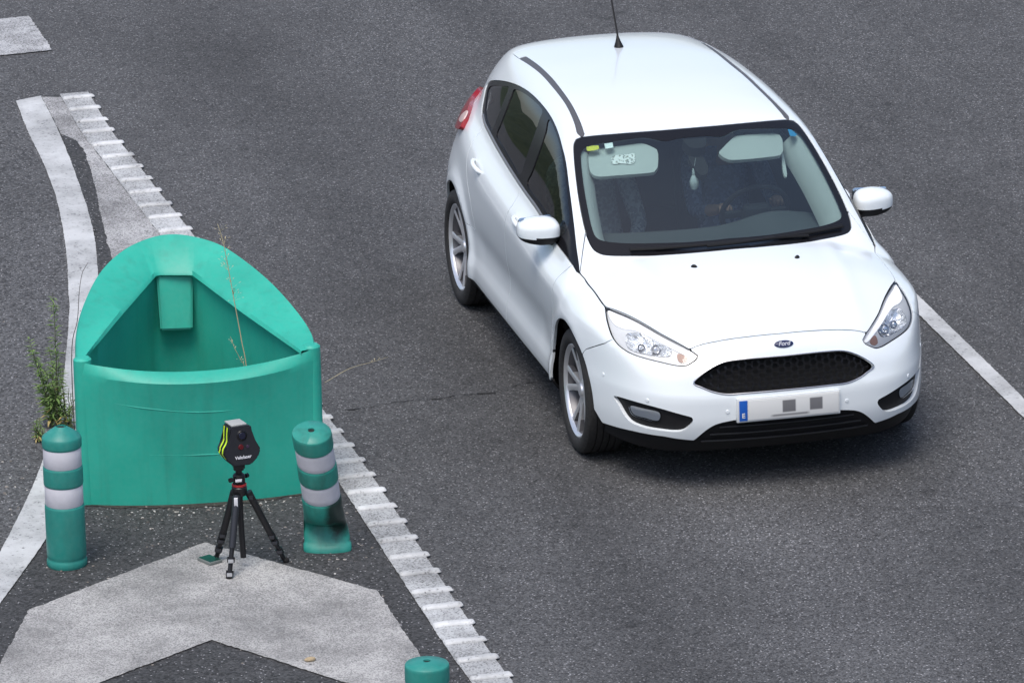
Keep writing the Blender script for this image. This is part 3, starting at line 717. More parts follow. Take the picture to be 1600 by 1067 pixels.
# upper grille: chrome ring, mesh bars, dark back
GRm = catmull(GR[::2], .012, True)
def ring(name, C, r, lift, m, parent, n=8):
    g = grad(C); P = C+g*lift; bm = bmesh.new(); k = len(P); t = np.roll(P, -1, 0)-np.roll(P, 1, 0); t /= np.linalg.norm(t, axis=1, keepdims=True); s = np.cross(t, g)
    R_ = [[bm.verts.new(P[i]+r*(math.cos(2*PI*j/n)*s[i]+math.sin(2*PI*j/n)*g[i])) for j in range(n)] for i in range(k)]
    for i in range(k):
        a, b = R_[i], R_[(i+1) % k]
        for j in range(n): bm.faces.new((a[j], a[(j+1) % n], b[(j+1) % n], b[j]))
    return bm_obj(name, bm, m, parent)
grille = panel('grille', CHF, [GR], M_blackmatt, car, gap=-.004, h=.04, bh=.02, off=-.045, flange=0)
ring('grille_surround', resample(GR, .012, True), .0042, .0005, M_chrome, grille)
GR2 = CHF.to2(GR)
lo2, hi2 = GR2.min(0), GR2.max(0)
hexr = .020
cells = []
for j in range(int((hi2[1]-lo2[1])/(hexr*.95))+2):
    for i in range(int((hi2[0]-lo2[0])/(hexr*3.1))+2):
        cells.append((lo2[0]+(i+.5*(j % 2))*hexr*3.1, lo2[1]+j*hexr*.95))
bmg = bmesh.new(); gi = inset(GR2, .003)
segs = set()
for cx, cy in cells:
    hx = [(round(cx+hexr*1.75*math.cos(a)*.62 if abs(math.cos(a)) > .9 else cx+hexr*.78*math.copysign(1, math.cos(a)), 4), round(cy+hexr*.95*math.sin(a), 4)) for a in [k*PI/3 for k in range(6)]]
    for k in range(6):
        a, b = hx[k], hx[(k+1) % 6]
        mid = np.array([[.5*(a[0]+b[0]), .5*(a[1]+b[1])]])
        if inside(gi, mid)[0] and inside(gi, np.array([a, b])).all(): segs.add((min(a, b), max(a, b)))
SA = np.array([s[0] for s in segs]); SB = np.array([s[1] for s in segs])
PA, PB = CHF.to3(SA), CHF.to3(SB); nA, nB = grad(PA), grad(PB)
for a, b, na, nb in zip(PA, PB, nA, nB): b_tube(bmg, [a-na*.024, b-nb*.024], .0028, 4)
bm_obj('grille_mesh', bmg, M_blackgloss, grille)
# badge on the bonnet lip
bc = hit([(1224, 537.5)])[0]; bc[1] = 0; bn = grad(bc[None])[0]; bn[1] = 0; bn /= np.linalg.norm(bn)
bx = Vector((0, 1, 0)); bz = Vector(bn); by = bz.cross(bx)
MB = Matrix.Translation(Vector(bc)) @ Matrix([[bx[i], by[i], bz[i]] for i in range(3)]).to_4x4()
badge = bpy.data.objects.new('badge', None); link(badge, car)
bm = bmesh.new(); b_lathe(bm, [(0, .003), (.042, .003), (.050, .002), (.0515, -.002)], 40, MB @ Matrix.Diagonal((1, .40, 1, 1))); bm_obj('badge_rim', bm, M_chrome, badge)
bm = bmesh.new(); b_lathe(bm, [(0, .0075), (.043, .0068), (.0495, .003)], 40, MB @ Matrix.Diagonal((1, .40, 1, 1))); bm_obj('badge_oval', bm, M_blue, badge)
text_mesh('badge_lettering', 'Ford', .031, MATS['badge_silver'], badge, MB @ Matrix.Translation((0, 0, .0075)), shear=.35, bold=.0006)
# number plate
pc = np.array([0, 0, .447]); pxf = FRONT(.447); PLx = float(FRONT(.447))+.006
plate = empty('number_plate', (PLx, 0, .447), (0, math.radians(-2), 0), car)
bm = bmesh.new(); b_box(bm, (.0, 0, 0), (.008, .522, .112), None, .003); bm_obj('plate_board', bm, M_plate_w, plate)
def plate_face():
    m = mat('plate_face_print', (.66, .67, .66), .4); co = obj_co(m); s = N(m, 'SeparateXYZ'); LK(m, co, s.inputs[0])
    def soft(c, hw, axis, f): # soft box in one axis
        d = math_(m, 'SUBTRACT', hw, math_(m, 'ABSOLUTE', math_(m, 'SUBTRACT', s.outputs[axis], c))); return math_(m, 'MINIMUM', math_(m, 'MAXIMUM', math_(m, 'DIVIDE', d, f), 0.), 1.)
    a = math_(m, 'MULTIPLY', soft(.0, .037, 1, .006), soft(.006, .034, 2, .006))
    b = math_(m, 'MULTIPLY', soft(.14, .036, 1, .006), soft(.006, .034, 2, .006))
    c = math_(m, 'MULTIPLY', soft(.005, .105, 1, .02), soft(-.038, .008, 2, .005))
    e = math_(m, 'MULTIPLY', math_(m, 'MAXIMUM', math_(m, 'MAXIMUM', a, b), math_(m, 'MULTIPLY', c, .8)), .9)
    LK(m, mix(m, e, (.66, .67, .66), (.10, .10, .11)), bsdf(m).inputs['Base Color']); return m
bm = bmesh.new(); b_box(bm, (.0050, .022, 0), (.003, .466, .100), None, .001); bm_obj('plate_face', bm, plate_face(), plate)
bm = bmesh.new(); b_box(bm, (.0052, -.236, 0), (.003, .042, .104), None, .001); bm_obj('country_band', bm, M_plateblue, plate)
text_mesh('country_letter', 'E', .034, M_plate_w, plate, Matrix.Translation((.0070, -.236, -.026)) @ Matrix.Rotation(PI/2, 4, 'Z') @ Matrix.Rotation(PI/2, 4, 'X'), bold=.001)
bm = bmesh.new(); b_box(bm, (-.016, 0, 0), (.03, .535, .125), None, .006); bm_obj('plate_holder', bm, M_paint, plate)
# parking sensors
for p in hit([(942.5, 585), (1011.5, 625.5), (1137, 643.5)]):
    for ys in (1, -1):
        c = p*np.array([1, ys, 1]); n = grad(c[None])[0]; M = Matrix.Translation(Vector(c)) @ Vector(n).to_track_quat('Z', 'Y').to_matrix().to_4x4()
        bm = bmesh.new(); b_lathe(bm, [(0, .0035), (.009, .003), (.0105, .0015), (.0105, -.004)], 18, M); bm_obj('parking_sensor', bm, M_paint, front_bumper)
# fog lamps
fog_in = hit([(981, 634.5), (1000, 638), (1028, 645), (1026.5, 659.5), (1005, 655.5), (985.5, 648.7)])
for ys in (1, -1):
    fl = empty('fog_lamp', (0, 0, 0), parent=car)
    def my(P): return P if ys == 1 else flipy(P)
    panel('fog_lamp_bezel', CHF, [my(FOG)], M_black, fl, gap=-.003, h=.02, bh=.012, off=-.020, flange=0)
    o2 = panel('fog_lamp_lens', CHF, [my(catmull(fog_in, .008, True))], M_lens, fl, gap=0, h=.015, bh=.008, off=-.010, flange=.012)
    panel('fog_lamp_reflector', CHF, [my(catmull(fog_in, .008, True))], MATS['lamp_inner_bezel'], fl, gap=.003, h=.012, bh=.008, off=-.0175, flange=0)
# ---- headlamps
M_drl = mat('pale_light_guide', (.80, .80, .82), .3)
bsdf(M_drl).inputs['Emission Color'].default_value = (.95, .97, 1, 1); bsdf(M_drl).inputs['Emission Strength'].default_value = .22
def in_lamp(pxs): return hit(pxs)
hl_main = in_lamp([(978, 519.5), (990, 517.5), (1005, 519), (1018, 524), (1032, 532), (1046, 541), (1047, 553), (1036, 555.5), (1015, 553), (995, 548.5), (981, 542), (976, 531)])
hl_drl = in_lamp([(949.5, 484), (966, 490.5), (988, 500), (1008, 511), (1030, 523.5), (1053, 536.5), (1074, 549), (1087, 557.5), (1080, 559), (1060, 549.5), (1035, 536), (1012, 523.5), (990, 514.5), (972, 511.5), (958, 504)])
hl_turn = in_lamp([(1058, 551), (1066, 552.5), (1074, 559.5), (1069, 565.5), (1060, 564), (1057, 557)])
for ys in (1, -1):
    hl = empty('headlight', (0, 0, 0), parent=car)
    my2 = (lambda P: P) if ys == 1 else flipy
    panel('headlight_lens', CHF, [my2(HL)], M_lens, hl, gap=.003, h=.02, bh=.010, off=-.001, flange=.004)
    panel('headlight_gasket', CHF, [my2(HL), my2(HL.mean(0)+(HL-HL.mean(0))*np.array([.972, .972, .95]))], M_black, hl, gap=.0005, h=.02, bh=.010, off=-.006, flange=.02)
    panel('headlight_housing', CHF, [my2(HL), my2(catmull(hl_main, .01, True))], M_hl_dark, hl, gap=.001, h=.02, bh=.010, off=-.016, flange=0)
    panel('daytime_light', CHF, [my2(catmull(hl_drl, .01, True))], M_drl, hl, gap=.001, h=.015, bh=.008, off=-.006, flange=.02)
    # faceted main reflector bowl
    mp = my2(hl_main); cen = mp.mean(0); nn = grad(cen[None])[0]
    loop = catmull(mp, .008, True); n0 = len(loop); gl = grad(loop); V = []
    ringsN = 7
    for r_ in range(ringsN):
        t = r_/(ringsN-1); dep = .012+.055*(1-(1-t)**2)
        V += list((loop-gl*dep)*(1-.82*t)+(cen-nn*dep)*(.82*t)+rng.normal(0, .0012, (n0, 3)))
    V.append(cen-nn*.072)
    Fc = [(r_*n0+i, r_*n0+(i+1) % n0, (r_+1)*n0+(i+1) % n0, (r_+1)*n0+i) for r_ in range(ringsN-1) for i in range(n0)]+[((ringsN-1)*n0+i, (ringsN-1)*n0+(i+1) % n0, ringsN*n0) for i in range(n0)]
    mesh_obj('headlight_reflector', V, Fc, M_reflector, hl, False)
    for off_, r_ in ((-.03, .021), (.035, .017)):
        c = cen+np.array([-off_*.8, off_*ys*-1.0, .0]); bm = bmesh.new()
        M = Matrix.Translation(Vector(c-nn*.05)) @ Vector((.92, .0, .38)).to_track_quat('Z', 'Y').to_matrix().to_4x4()
        b_lathe(bm, [(0, .022), (r_*.6, .018), (r_, .006), (r_*1.15, .012), (r_*1.15, -.02)], 20, M); bm_obj('headlight_bulb', bm, M_chrome, hl)
    panel('headlight_indicator', CHF, [my2(catmull(hl_turn, .008, True))], M_amber, hl, gap=0, h=.012, bh=.008, off=-.012, flange=.006)
# ---- washer nozzles, wipers
for p in hit([(1084.5, 417), (1245.5, 402.5)]):
    n = grad(p[None])[0]; bm = bmesh.new(); M = Matrix.Translation(Vector(p)) @ Vector(n).to_track_quat('Z', 'X').to_matrix().to_4x4()
    b_lathe(bm, [(0, .012), (.006, .011), (.011, .004), (.013, -.004)], 14, M @ Matrix.Diagonal((1, 1.5, 1, 1))); bm_obj('washer_nozzle', bm, M_black, car)
def wiper(px, parent):
    P = catmull(hit(px), .02); g = grad(P); w_ = empty('wiper', (0, 0, 0), parent=parent)
    bm = bmesh.new(); b_tube(bm, P+g*.016, .008, 6); bm_obj('wiper_arm', bm, M_black, w_)
    bm = bmesh.new(); b_tube(bm, P[len(P)//3:]+g[len(P)//3:]*.009+np.array([-.015, 0, .008]), .006, 6); bm_obj('wiper_blade', bm, M_black, w_)
wiper([(1262, 372), (1215, 375.5), (1160, 381.5), (1105, 387), (1050, 391), (985, 393.5)], car)
wiper([(1105, 389), (1160, 383), (1210, 376), (1262, 367.5), (1316, 357)], car)
# ---- antenna
ap = hit([(966, 74)])[0]; ap[1] = 0; ant = empty('antenna', (0, 0, 0), parent=car)
bm = bmesh.new(); M = Matrix.Translation(Vector(ap)-Vector((0, 0, .008))) @ Matrix.Rotation(math.radians(-22), 4, 'Y')
b_lathe(bm, [(.027, 0), (.025, .012), (.016, .035), (.008, .06), (.0055, .072)], 20, M @ Matrix.Diagonal((1.25, 1, 1, 1))); bm_obj('antenna_base', bm, M_black, ant)
bm = bmesh.new(); a0 = Vector(ap)+Vector((-.02, 0, .055)); b_tube(bm, [a0+Vector((-.405*t, -.0*t, .56*t))*.80 for t in np.linspace(0, 1, 8)], [.0052]*3+[.0042]*5, 8); bm_obj('antenna_mast', bm, M_black, ant)
# ---- rear: tailgate, rear screen, bumper, tail lamps
bel = CHR.to3(CHR.to2(np.array([(-3.40, yy, .62) for yy in np.linspace(-.70, 0, 9)])))
gate_half = np.vstack([rear_edge[:-1], hatch_line[::-1], qb[::-1][:4], bel])
rs_half = CHR.to3(CHR.to2(np.array([(-3.0, 0, 1.33), (-3.0, -.3, 1.32), (-3.0, -.47, 1.29), (-3.1, -.56, 1.12), (-3.17, -.57, 1.06), (-3.25, -.4, 1.03), (-3.28, -.2, 1.02), (-3.28, 0, 1.02)])))
RS = sym(catmull(rs_half, .03))
panel('tailgate', CHR, [sym(gate_half), RS], M_paint, car, gap=.002, h=.04, bh=.02)
panel('rear_window', CHR, [RS], M_sglass, car, gap=-.002, h=.05, bh=.03, off=-.004, flange=0)
rb_half = np.vstack([bel[::-1], qb[:3][::-1], CHR.to3(CHR.to2(np.array([(-3.1, -.75, .22), (-3.3, -.5, .2), (-3.38, 0, .2)])))])
panel('rear_bumper', CHR, [sym(rb_half)], M_paint, car, gap=.002, h=.04, bh=.02)
tl_in = hit([(743, 154), (738.5, 168), (733, 185.5), (728, 196), (722.5, 204.5)])
tl_back = CHR.to3(CHR.to2(np.array([(-3.15, -.78, .90), (-3.3, -.66, .93), (-3.33, -.54, .96), (-3.30, -.53, 1.01), (-3.16, -.60, 1.06)])))
TLL = catmull(np.vstack([tl_in, tl_back]), .015, True)
tl_w = hit([(736, 178), (733.5, 186), (727.5, 195), (724, 190), (729, 182)])
for ys in (1, -1):
    tl = empty('tail_light', (0, 0, 0), parent=car); my3 = (lambda P: P) if ys == 1 else flipy
    panel('tail_light_lens', CHR, [my3(TLL)], M_redlens, tl, gap=.0, h=.03, bh=.012, off=.026, flange=.045)
    panel('tail_light_window', CHR, [my3(catmull(tl_w, .01, True))], M_whitelens, tl, gap=0, h=.015, bh=.008, off=.0285, flange=.006)
# ---- wheels
def make_wheel():
    """wheel about local z (outboard = +z), centre at origin"""
    bm = bmesh.new(); R = .322
    prof = [(.216, -.085), (.235, -.10), (.27, -.106), (.298, -.104), (.314, -.094), (R-.001, -.075)]
    for i in range(5):
        zz = -.07+i*.035; prof += [(R, zz-.013), (R, zz+.013), (R-.008, zz+.0145), (R-.008, zz+.0195)] if i < 4 else [(R, zz-.013), (R, zz+.005)]
    prof += [(.316, .092), (.305, .101), (.285, .106), (.268, .106), (.254, .102), (.246, .095), (.241, .087), (.231, .080)]
    b_lathe(bm, prof, 64); tyre = bm
    rim = bmesh.new()
    b_lathe(rim, [(.205, -.08), (.208, -.05), (.200, .0), (.200, .04), (.208, .072), (.214, .081), (.221, .087), (.222, .091), (.2165, .0925), (.210, .086), (.203, .074), (.196, .03), (.196, -.06)], 64)
    b_lathe(rim, [(0, .070), (.024, .069), (.030, .066), (.034, .058), (.058, .052), (.070, .040), (.072, .01)], 32)
    for k in range(5):
        a0 = 2*PI*k/5+.3
        for sgn in (-1, 1):
            # each spoke is a pair of flat blades that fan out to the lip
            p = []
            for r_, off_, w_, zt in ((.045, .008, .0175, .056), (.09, .016, .0160, .060), (.14, .029, .0150, .068), (.205, .050, .0175, .079)):
                p.append((r_, sgn*off_, w_, zt))
            vs = []
            for r_, o_, w_, zt in p:
                row = []
                for dw, dz in ((-w_, -.004), (-w_*.55, 0), (w_*.55, 0), (w_, -.004), (w_, -.030), (-w_, -.030)):
                    x, y = r_, o_+dw; row.append(rim.verts.new((x*math.cos(a0)-y*math.sin(a0), x*math.sin(a0)+y*math.cos(a0), zt+dz)))
                vs.append(row)
            for A, B in zip(vs, vs[1:]):
                for j in range(6): rim.faces.new((A[j], A[(j+1) % 6], B[(j+1) % 6], B[j]))
    for v in rim.verts: v.co.x *= 1.09; v.co.y *= 1.09
    disc = bmesh.new(); b_lathe(disc, [(.07, .0), (.138, .0), (.140, -.004), (.140, -.02), (.07, -.02)], 40)
    b_lathe(disc, [(0, -.05), (.195, -.05), (.195, -.06)], 40)
    return tyre, rim, disc
def bm_mesh(name, bm, m, angle=30):
    bmesh.ops.recalc_face_normals(bm, faces=bm.faces); me = bpy.data.meshes.new(name); bm.to_mesh(me); bm.free()
    me.polygons.foreach_set('use_smooth', [True]*len(me.polygons)); me.set_sharp_from_angle(angle=math.radians(angle)); me.materials.append(m); return me
_t, _r, _d = make_wheel()
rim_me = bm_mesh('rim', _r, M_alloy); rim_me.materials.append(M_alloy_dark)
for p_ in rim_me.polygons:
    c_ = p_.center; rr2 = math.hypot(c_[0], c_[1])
    if rr2 > .185 and c_[2] < .068 and math.hypot(p_.normal[0], p_.normal[1]) > .7: p_.material_index = 1  # barrel coloured dark, painting shade into the spoke gaps
M_backing = mat('shaded_brake_backing', (.03, .03, .032), .7)  # brake disc and backing coloured dark as shade behind the spokes
W_ME = (('tyre', bm_mesh('tyre', _t, M_tyre)), ('rim', rim_me), ('brake_disc', bm_mesh('brake_disc', _d, M_backing)))
for xc, yw in ((0, .775), (-2.648, .772)):
    for ys in (-1, 1):
        wh = empty('wheel', (xc, ys*yw, .322), (-ys*PI/2, 0, 0), car)
        wh.rotation_euler = (PI/2 if ys < 0 else -PI/2, 0, 0)
        spin = rng.uniform(0, 6)
        for nm, me in W_ME:
            o = bpy.data.objects.new(nm, me); link(o, wh); o.rotation_euler = (0, 0, spin if nm == 'rim' else 0)
# ---- wheel housings, underbody, engine bay block: dark masses added behind the panels to block light leaks
for xc in (0, -2.648):
    for ys in (-1, 1):
        bm = bmesh.new(); n = 20; rows = []
        for i in range(n+1):
            a = math.radians(-8+196*i/n); rows.append([bm.verts.new((xc+rr0*math.cos(a), ys*yy, .322+rr0*math.sin(a))) for yy, rr0 in ((.45, .39), (.80, .39), (.855 if abs(math.cos(a)) < .8 else .80, .383))])
        for A, B in zip(rows, rows[1:]): bm.faces.new((A[0], A[1], B[1], B[0])); bm.faces.new((A[1], A[2], B[2], B[1]))
        bm.faces.new([r[0] for r in rows]); bm_obj('wheel_housing', bm, M_blackmatt, car, True, 20)
bm = bmesh.new(); b_box(bm, (-1.30, 0, .215), (3.9, 1.10, .10), None, .03); b_box(bm, (-1.324, 0, .22), (1.75, 1.66, .11), None, .02); bm_obj('underbody', bm, M_blackmatt, car)
bm = bmesh.new(); b_box(bm, (.28, 0, .50), (.84, 1.0, .44), None, .04); b_box(bm, (-.13, 0, .56), (.06, 1.34, .50), None, .01); bm_obj('engine_bay_blocker', bm, M_blackmatt, car)
bm = bmesh.new(); b_box(bm, (-2.85, 0, .55), (.75, .95, .6), None, .04); bm_obj('boot_liner', bm, M_blackmatt, car)
bm = bmesh.new(); b_box(bm, (.64, 0, .36), (.16, 1.1, .30), None, .03); bm_obj('radiator', bm, M_blackmatt, car)
# ---- door mirrors
M_mglass = mat('mirror_glass', (.75, .78, .80), .03, metal=1.)
def superell(c, h, e1, e2, n1=20, n2=32, fn=None):
    V = []; F = []
    def pw(v, e): return math.copysign(abs(v)**e, v)
    for i in range(n1+1):
        ph = -PI/2+PI*i/n1
        for j in range(n2):
            th = 2*PI*j/n2
            p = np.array([pw(math.cos(ph), e1)*pw(math.cos(th), e2), pw(math.cos(ph), e1)*pw(math.sin(th), e2), pw(math.sin(ph), e1)])
            if fn: p = fn(p)
            V.append(np.array(c)+p*np.array(h))
    F = [(i*n2+j, i*n2+(j+1) % n2, (i+1)*n2+(j+1) % n2, (i+1)*n2+j) for i in range(n1) for j in range(n2)]
    return np.array(V), F
for ys in (-1, 1):
    mr = empty('door_mirror', (0, 0, 0), parent=car)
    def shape(p):
        p = p.copy(); yo = p[1]                       # +1 = outboard
        p[2] *= 1-.20*max(0, yo); p[0] = p[0]*(1-.15*max(0, yo)) if p[0] > 0 else max(p[0], -.55)
        p[0] -= .40*yo*.5
        if p[2] > 0: p[2] *= 1-.18*max(0, p[0])
        return p
    c = np.array([-.60, .900, 1.005]); hs = (.085, .108, .070)
    V, Fc = superell(c, hs, .62, .72, 24, 40, shape)
    V[:, 1] *= ys
    cz = c[2]-.024
    cen = np.array([V[list(f)].mean(0) for f in Fc])
    up = [f for f, q in zip(Fc, cen) if q[2] > cz+.012*0]; dn = [f for f, q in zip(Fc, cen) if q[2] <= cz]
    def sub(name, fs, m, inf=0.):
        idx = sorted({i for f in fs for i in f}); mp = {v: k for k, v in enumerate(idx)}
        P = V[idx].copy()
        fl = [tuple(mp[i] for i in f) for f in fs]
        if ys < 0: fl = [f[::-1] for f in fl]
        return mesh_obj(name, P, fl, m, mr, True)
    sub('mirror_cap', up, M_paint); sub('mirror_underside', dn, M_black)
    bm = bmesh.new(); b_box(bm, (c[0]-.052, ys*(c[1]+.0), c[2]+.004), (.006, .185, .105), Matrix.Rotation(ys*math.radians(-8), 3, 'Z'), .02, 3); bm_obj('mirror_glass', bm, M_mglass, mr)
    bm = bmesh.new(); b_tube(bm, [(-.60, ys*.735, .945), (-.60, ys*.79, .945), (-.60, ys*.86, .958)], [.04, .034, .03], 10); bm_obj('mirror_arm', bm, M_black, mr)
    bm = bmesh.new(); pts = [(c[0]+.052-.05*t, ys*(c[1]+.030+.055*t), c[2]-.037) for t in np.linspace(0, 1, 8)]
    b_tube(bm, pts, [.010]*7+[.006], 8); bm_obj('mirror_indicator', bm, M_drl, mr)
# ---- cabin
panel('headliner', CHX, [sym(half)], M_trimpale, car, gap=.0, h=.07, bh=.04, off=-.028, flange=0)
trim_loop = np.vstack([ws_side, DL[:nearest(DL, hit([(753.8, 185.5)])[0])+1], hatch_line, so[:1], so[1:-1]])
panel('pillar_trim', CHX, [trim_loop], M_trimpale, car, gap=.0, h=.05, bh=.02, off=-.026, flange=0, mirror=True)
wi_h = catmull(hit([(912, 231), (908.5, 238), (908, 252), (913, 295), (921.6, 341), (926, 358), (933, 371)]), .02); gw = grad(wi_h)
e0 = wi_h+np.array([0, -.03, 0])-gw*.012; e1 = wi_h+np.array([0, .010, 0])-gw*.035; e2 = wi_h+np.array([0, .048, 0])-gw*.10; e3 = wi_h+np.array([0, .040, 0])-gw*.16; kq = len(wi_h)
Vp = np.vstack([e0, e1, e2, e3]); Fp = [(i*kq+j, i*kq+j+1, (i+1)*kq+j+1, (i+1)*kq+j) for i in range(3) for j in range(kq-1)]
mesh_obj('windscreen_pillar_trim', Vp, Fp, M_trimpale, car, True); mesh_obj('windscreen_pillar_trim', flipy(Vp), [f[::-1] for f in Fp], M_trimpale, car, True)
for ys in (-1, 1):
    bm = bmesh.new(); b_box(bm, (-1.30, ys*.735, .62), (2.2, .05, .60), Matrix.Rotation(ys*math.radians(3), 3, 'X'), .02); bm_obj('door_trim', bm, M_dash, car)
# dashboard
V = []; nx_, ny_ = 22, 44
for i in range(nx_):
    for j in range(ny_):
        y = -.70+1.40*j/(ny_-1); t = i/(nx_-1)
        x = -.14-.33*y*y*.6-.60*t
        z = .885+.045*math.sin(min(1, t*1.25)*PI*.62)-.02*(1-t)
        z += .050*math.exp(-((y-.37)/.20)**2)*float(sstep(.45, .85, t))
        z -= .05*max(0, (abs(y)-.55)/.15)**2*t
        z -= .22*float(sstep(.88, 1., t))
        V.append((x, y, z))
Fc = [(i*ny_+j, i*ny_+j+1, (i+1)*ny_+j+1, (i+1)*ny_+j) for i in range(nx_-1) for j in range(ny_-1)]
dash = mesh_obj('dashboard', V, Fc, M_dash, car, True)
bm = bmesh.new(); b_box(bm, (-.80, 0, .62), (.16, 1.36, .36), None, .05, 3); bm_obj('dashboard_face', bm, M_dash, dash)
bm = bmesh.new(); b_box(bm, (-1.25, 0, .50), (.90, .19, .24), None, .04, 3); bm_obj('centre_console', bm, M_dash, car)
# steering wheel
sw = empty('steering_wheel', (-1.00, .37, .885), (0, math.radians(-62), 0), car)
bm = bmesh.new(); n = 40
rr_ = [[bm.verts.new(((.178+.015*math.cos(2*PI*j/10))*math.cos(2*PI*i/n), (.178+.015*math.cos(2*PI*j/10))*math.sin(2*PI*i/n), .015*math.sin(2*PI*j/10))) for j in range(10)] for i in range(n)]
for i in range(n):
    for j in range(10): bm.faces.new((rr_[i][j], rr_[i][(j+1) % 10], rr_[(i+1) % n][(j+1) % 10], rr_[(i+1) % n][j]))
bm_obj('steering_rim', bm, mat('steering_leather', (.035, .037, .04), .45), sw)
bm = bmesh.new(); b_box(bm, (0, 0, -.015), (.13, .15, .05), None, .03, 3)
for a in (0, PI, -PI/2): b_box(bm, (.11*math.sin(a), .11*math.cos(a), -.01), (.045 if a != -PI/2 else .10, .12 if a != -PI/2 else .04, .02), None, .006)
bm_obj('steering_hub', bm, M_dash, sw)
# seats
def seat(y, xo, parent, wid=.50):
    s = empty('seat', (xo, y, 0), parent=parent)
    bm = bmesh.new(); b_box(bm, (.03, 0, .43), (.52, wid, .17), Matrix.Rotation(math.radians(-8), 3, 'Y'), .06, 4); bm_obj('seat_cushion', bm, M_seat, s)
    bm = bmesh.new(); b_box(bm, (-.30, 0, .76), (.14, wid-.02, .66), Matrix.Rotation(math.radians(-17), 3, 'Y'), .06, 4); bm_obj('seat_back', bm, M_seat, s)
    bm = bmesh.new(); b_box(bm, (-.43, 0, 1.17), (.10, .26, .20), Matrix.Rotation(math.radians(-12), 3, 'Y'), .045, 4)
    for dy in (-.06, .06): b_tube(bm, [(-.42, dy, 1.10), (-.40, dy, 1.0)], .008, 6)
    bm_obj('headrest', bm, M_seat, s)
seat(.37, -1.40, car); seat(-.37, -1.40, car)
bm = bmesh.new(); b_box(bm, (-2.15, 0, .46), (.50, 1.30, .18), None, .06, 3); b_box(bm, (-2.48, 0, .80), (.14, 1.30, .62), Matrix.Rotation(math.radians(-20), 3, 'Y'), .06, 3); bm_obj('rear_bench', bm, M_seat, car)
# sun visors, mirror, stickers: located on the glass and set back into the cabin
def slab(name, pxs, depth, thick, m, parent, round_=.02):
    C = hit(pxs); g = grad(C); nrm = g.mean(0); nrm /= np.linalg.norm(nrm)
    L = catmull(C-nrm*depth, round_, True); bm = bmesh.new(); k = len(L)
    a = [bm.verts.new(p) for p in L]; b = [bm.verts.new(p-nrm*thick) for p in L]; ca = bm.verts.new(L.mean(0)); cb = bm.verts.new(L.mean(0)-nrm*thick)
    for i in range(k):
        j = (i+1) % k; bm.faces.new((a[i], a[j], b[j], b[i])); bm.faces.new((a[i], ca, a[j])); bm.faces.new((b[j], cb, b[i]))
    return bm_obj(name, bm, m, parent, True, 40)
vis_p = slab('sun_visor', [(919, 233), (921, 226), (932, 222.5), (965, 218.5), (1002, 214), (1010, 216), (1026, 224), (1028, 231), (1027, 252), (1022, 258.5), (1005, 261), (960, 264.5), (935, 266), (925, 262), (920, 252)], .045, .02, M_visor, car)
vis_d = slab('sun_visor', [(1126, 229), (1131, 222), (1147, 206), (1153, 202.5), (1175, 200), (1212, 197.8), (1221, 200.5), (1225, 207), (1226, 226), (1222, 232), (1205, 235), (1165, 239), (1142, 239.5), (1134, 236)], .045, .02, M_visor, car)
def label_mat():
    m = mat('visor_warning_print', (.75, .75, .72), .6); co = obj_co(m); n = voro(m, co, 120, 'Color'); 
    s = N(m, 'SeparateColor'); LK(m, n, s.inputs[0]); LK(m, ramp(m, s.outputs[0], [(.0, (.78, .78, .76)), (.62, (.78, .78, .76)), (.66, (.22, .25, .26)), (1, (.30, .30, .25))]).outputs[0], bsdf(m).inputs['Base Color']); return m
slab('visor_label', [(957, 234.5), (974, 232.5), (991, 230.5), (992, 242), (986, 247), (972, 246), (957, 246.5)], .043, .001, label_mat(), car, .01)
slab('visor_cord', [(1229, 214), (1232, 218), (1238, 249), (1236, 254), (1232, 246)], .10, .012, M_visor, car, .01)
slab('rear_view_mirror', [(1078, 229), (1084, 223), (1096, 224), (1106, 238), (1109, 250), (1105, 257), (1096, 257), (1085, 244)], .07, .035, M_blackmatt, car, .01)
slab('mirror_stem', [(1068, 213), (1100, 210), (1102, 226), (1080, 228)], .012, .06, M_blackmatt, car, .02)
mat('yellow_sticker', (.60, .58, .06), .5); mat('white_sticker', (.70, .74, .72), .5); mat('blue_sticker', (.03, .28, .50), .5)
panel('windscreen_sticker', CHX, [hit([(916, 228.5), (926, 226.5), (935.5, 226), (936, 232), (926, 234.5), (917, 235)])], MATS['yellow_sticker'], car, gap=0, h=.01, bh=.01, off=-.006, flange=0)
panel('windscreen_sticker', CHX, [hit([(944, 223.5), (957, 221.5), (958.5, 229.5), (946, 231.5)])], MATS['white_sticker'], car, gap=0, h=.01, bh=.01, off=-.006, flange=0)
panel('windscreen_sticker', CHX, [hit([(1231, 200.5), (1238, 202), (1246, 209), (1244, 212), (1235, 211.5)])], MATS['blue_sticker'], car, gap=0, h=.01, bh=.01, off=-.006, flange=0)

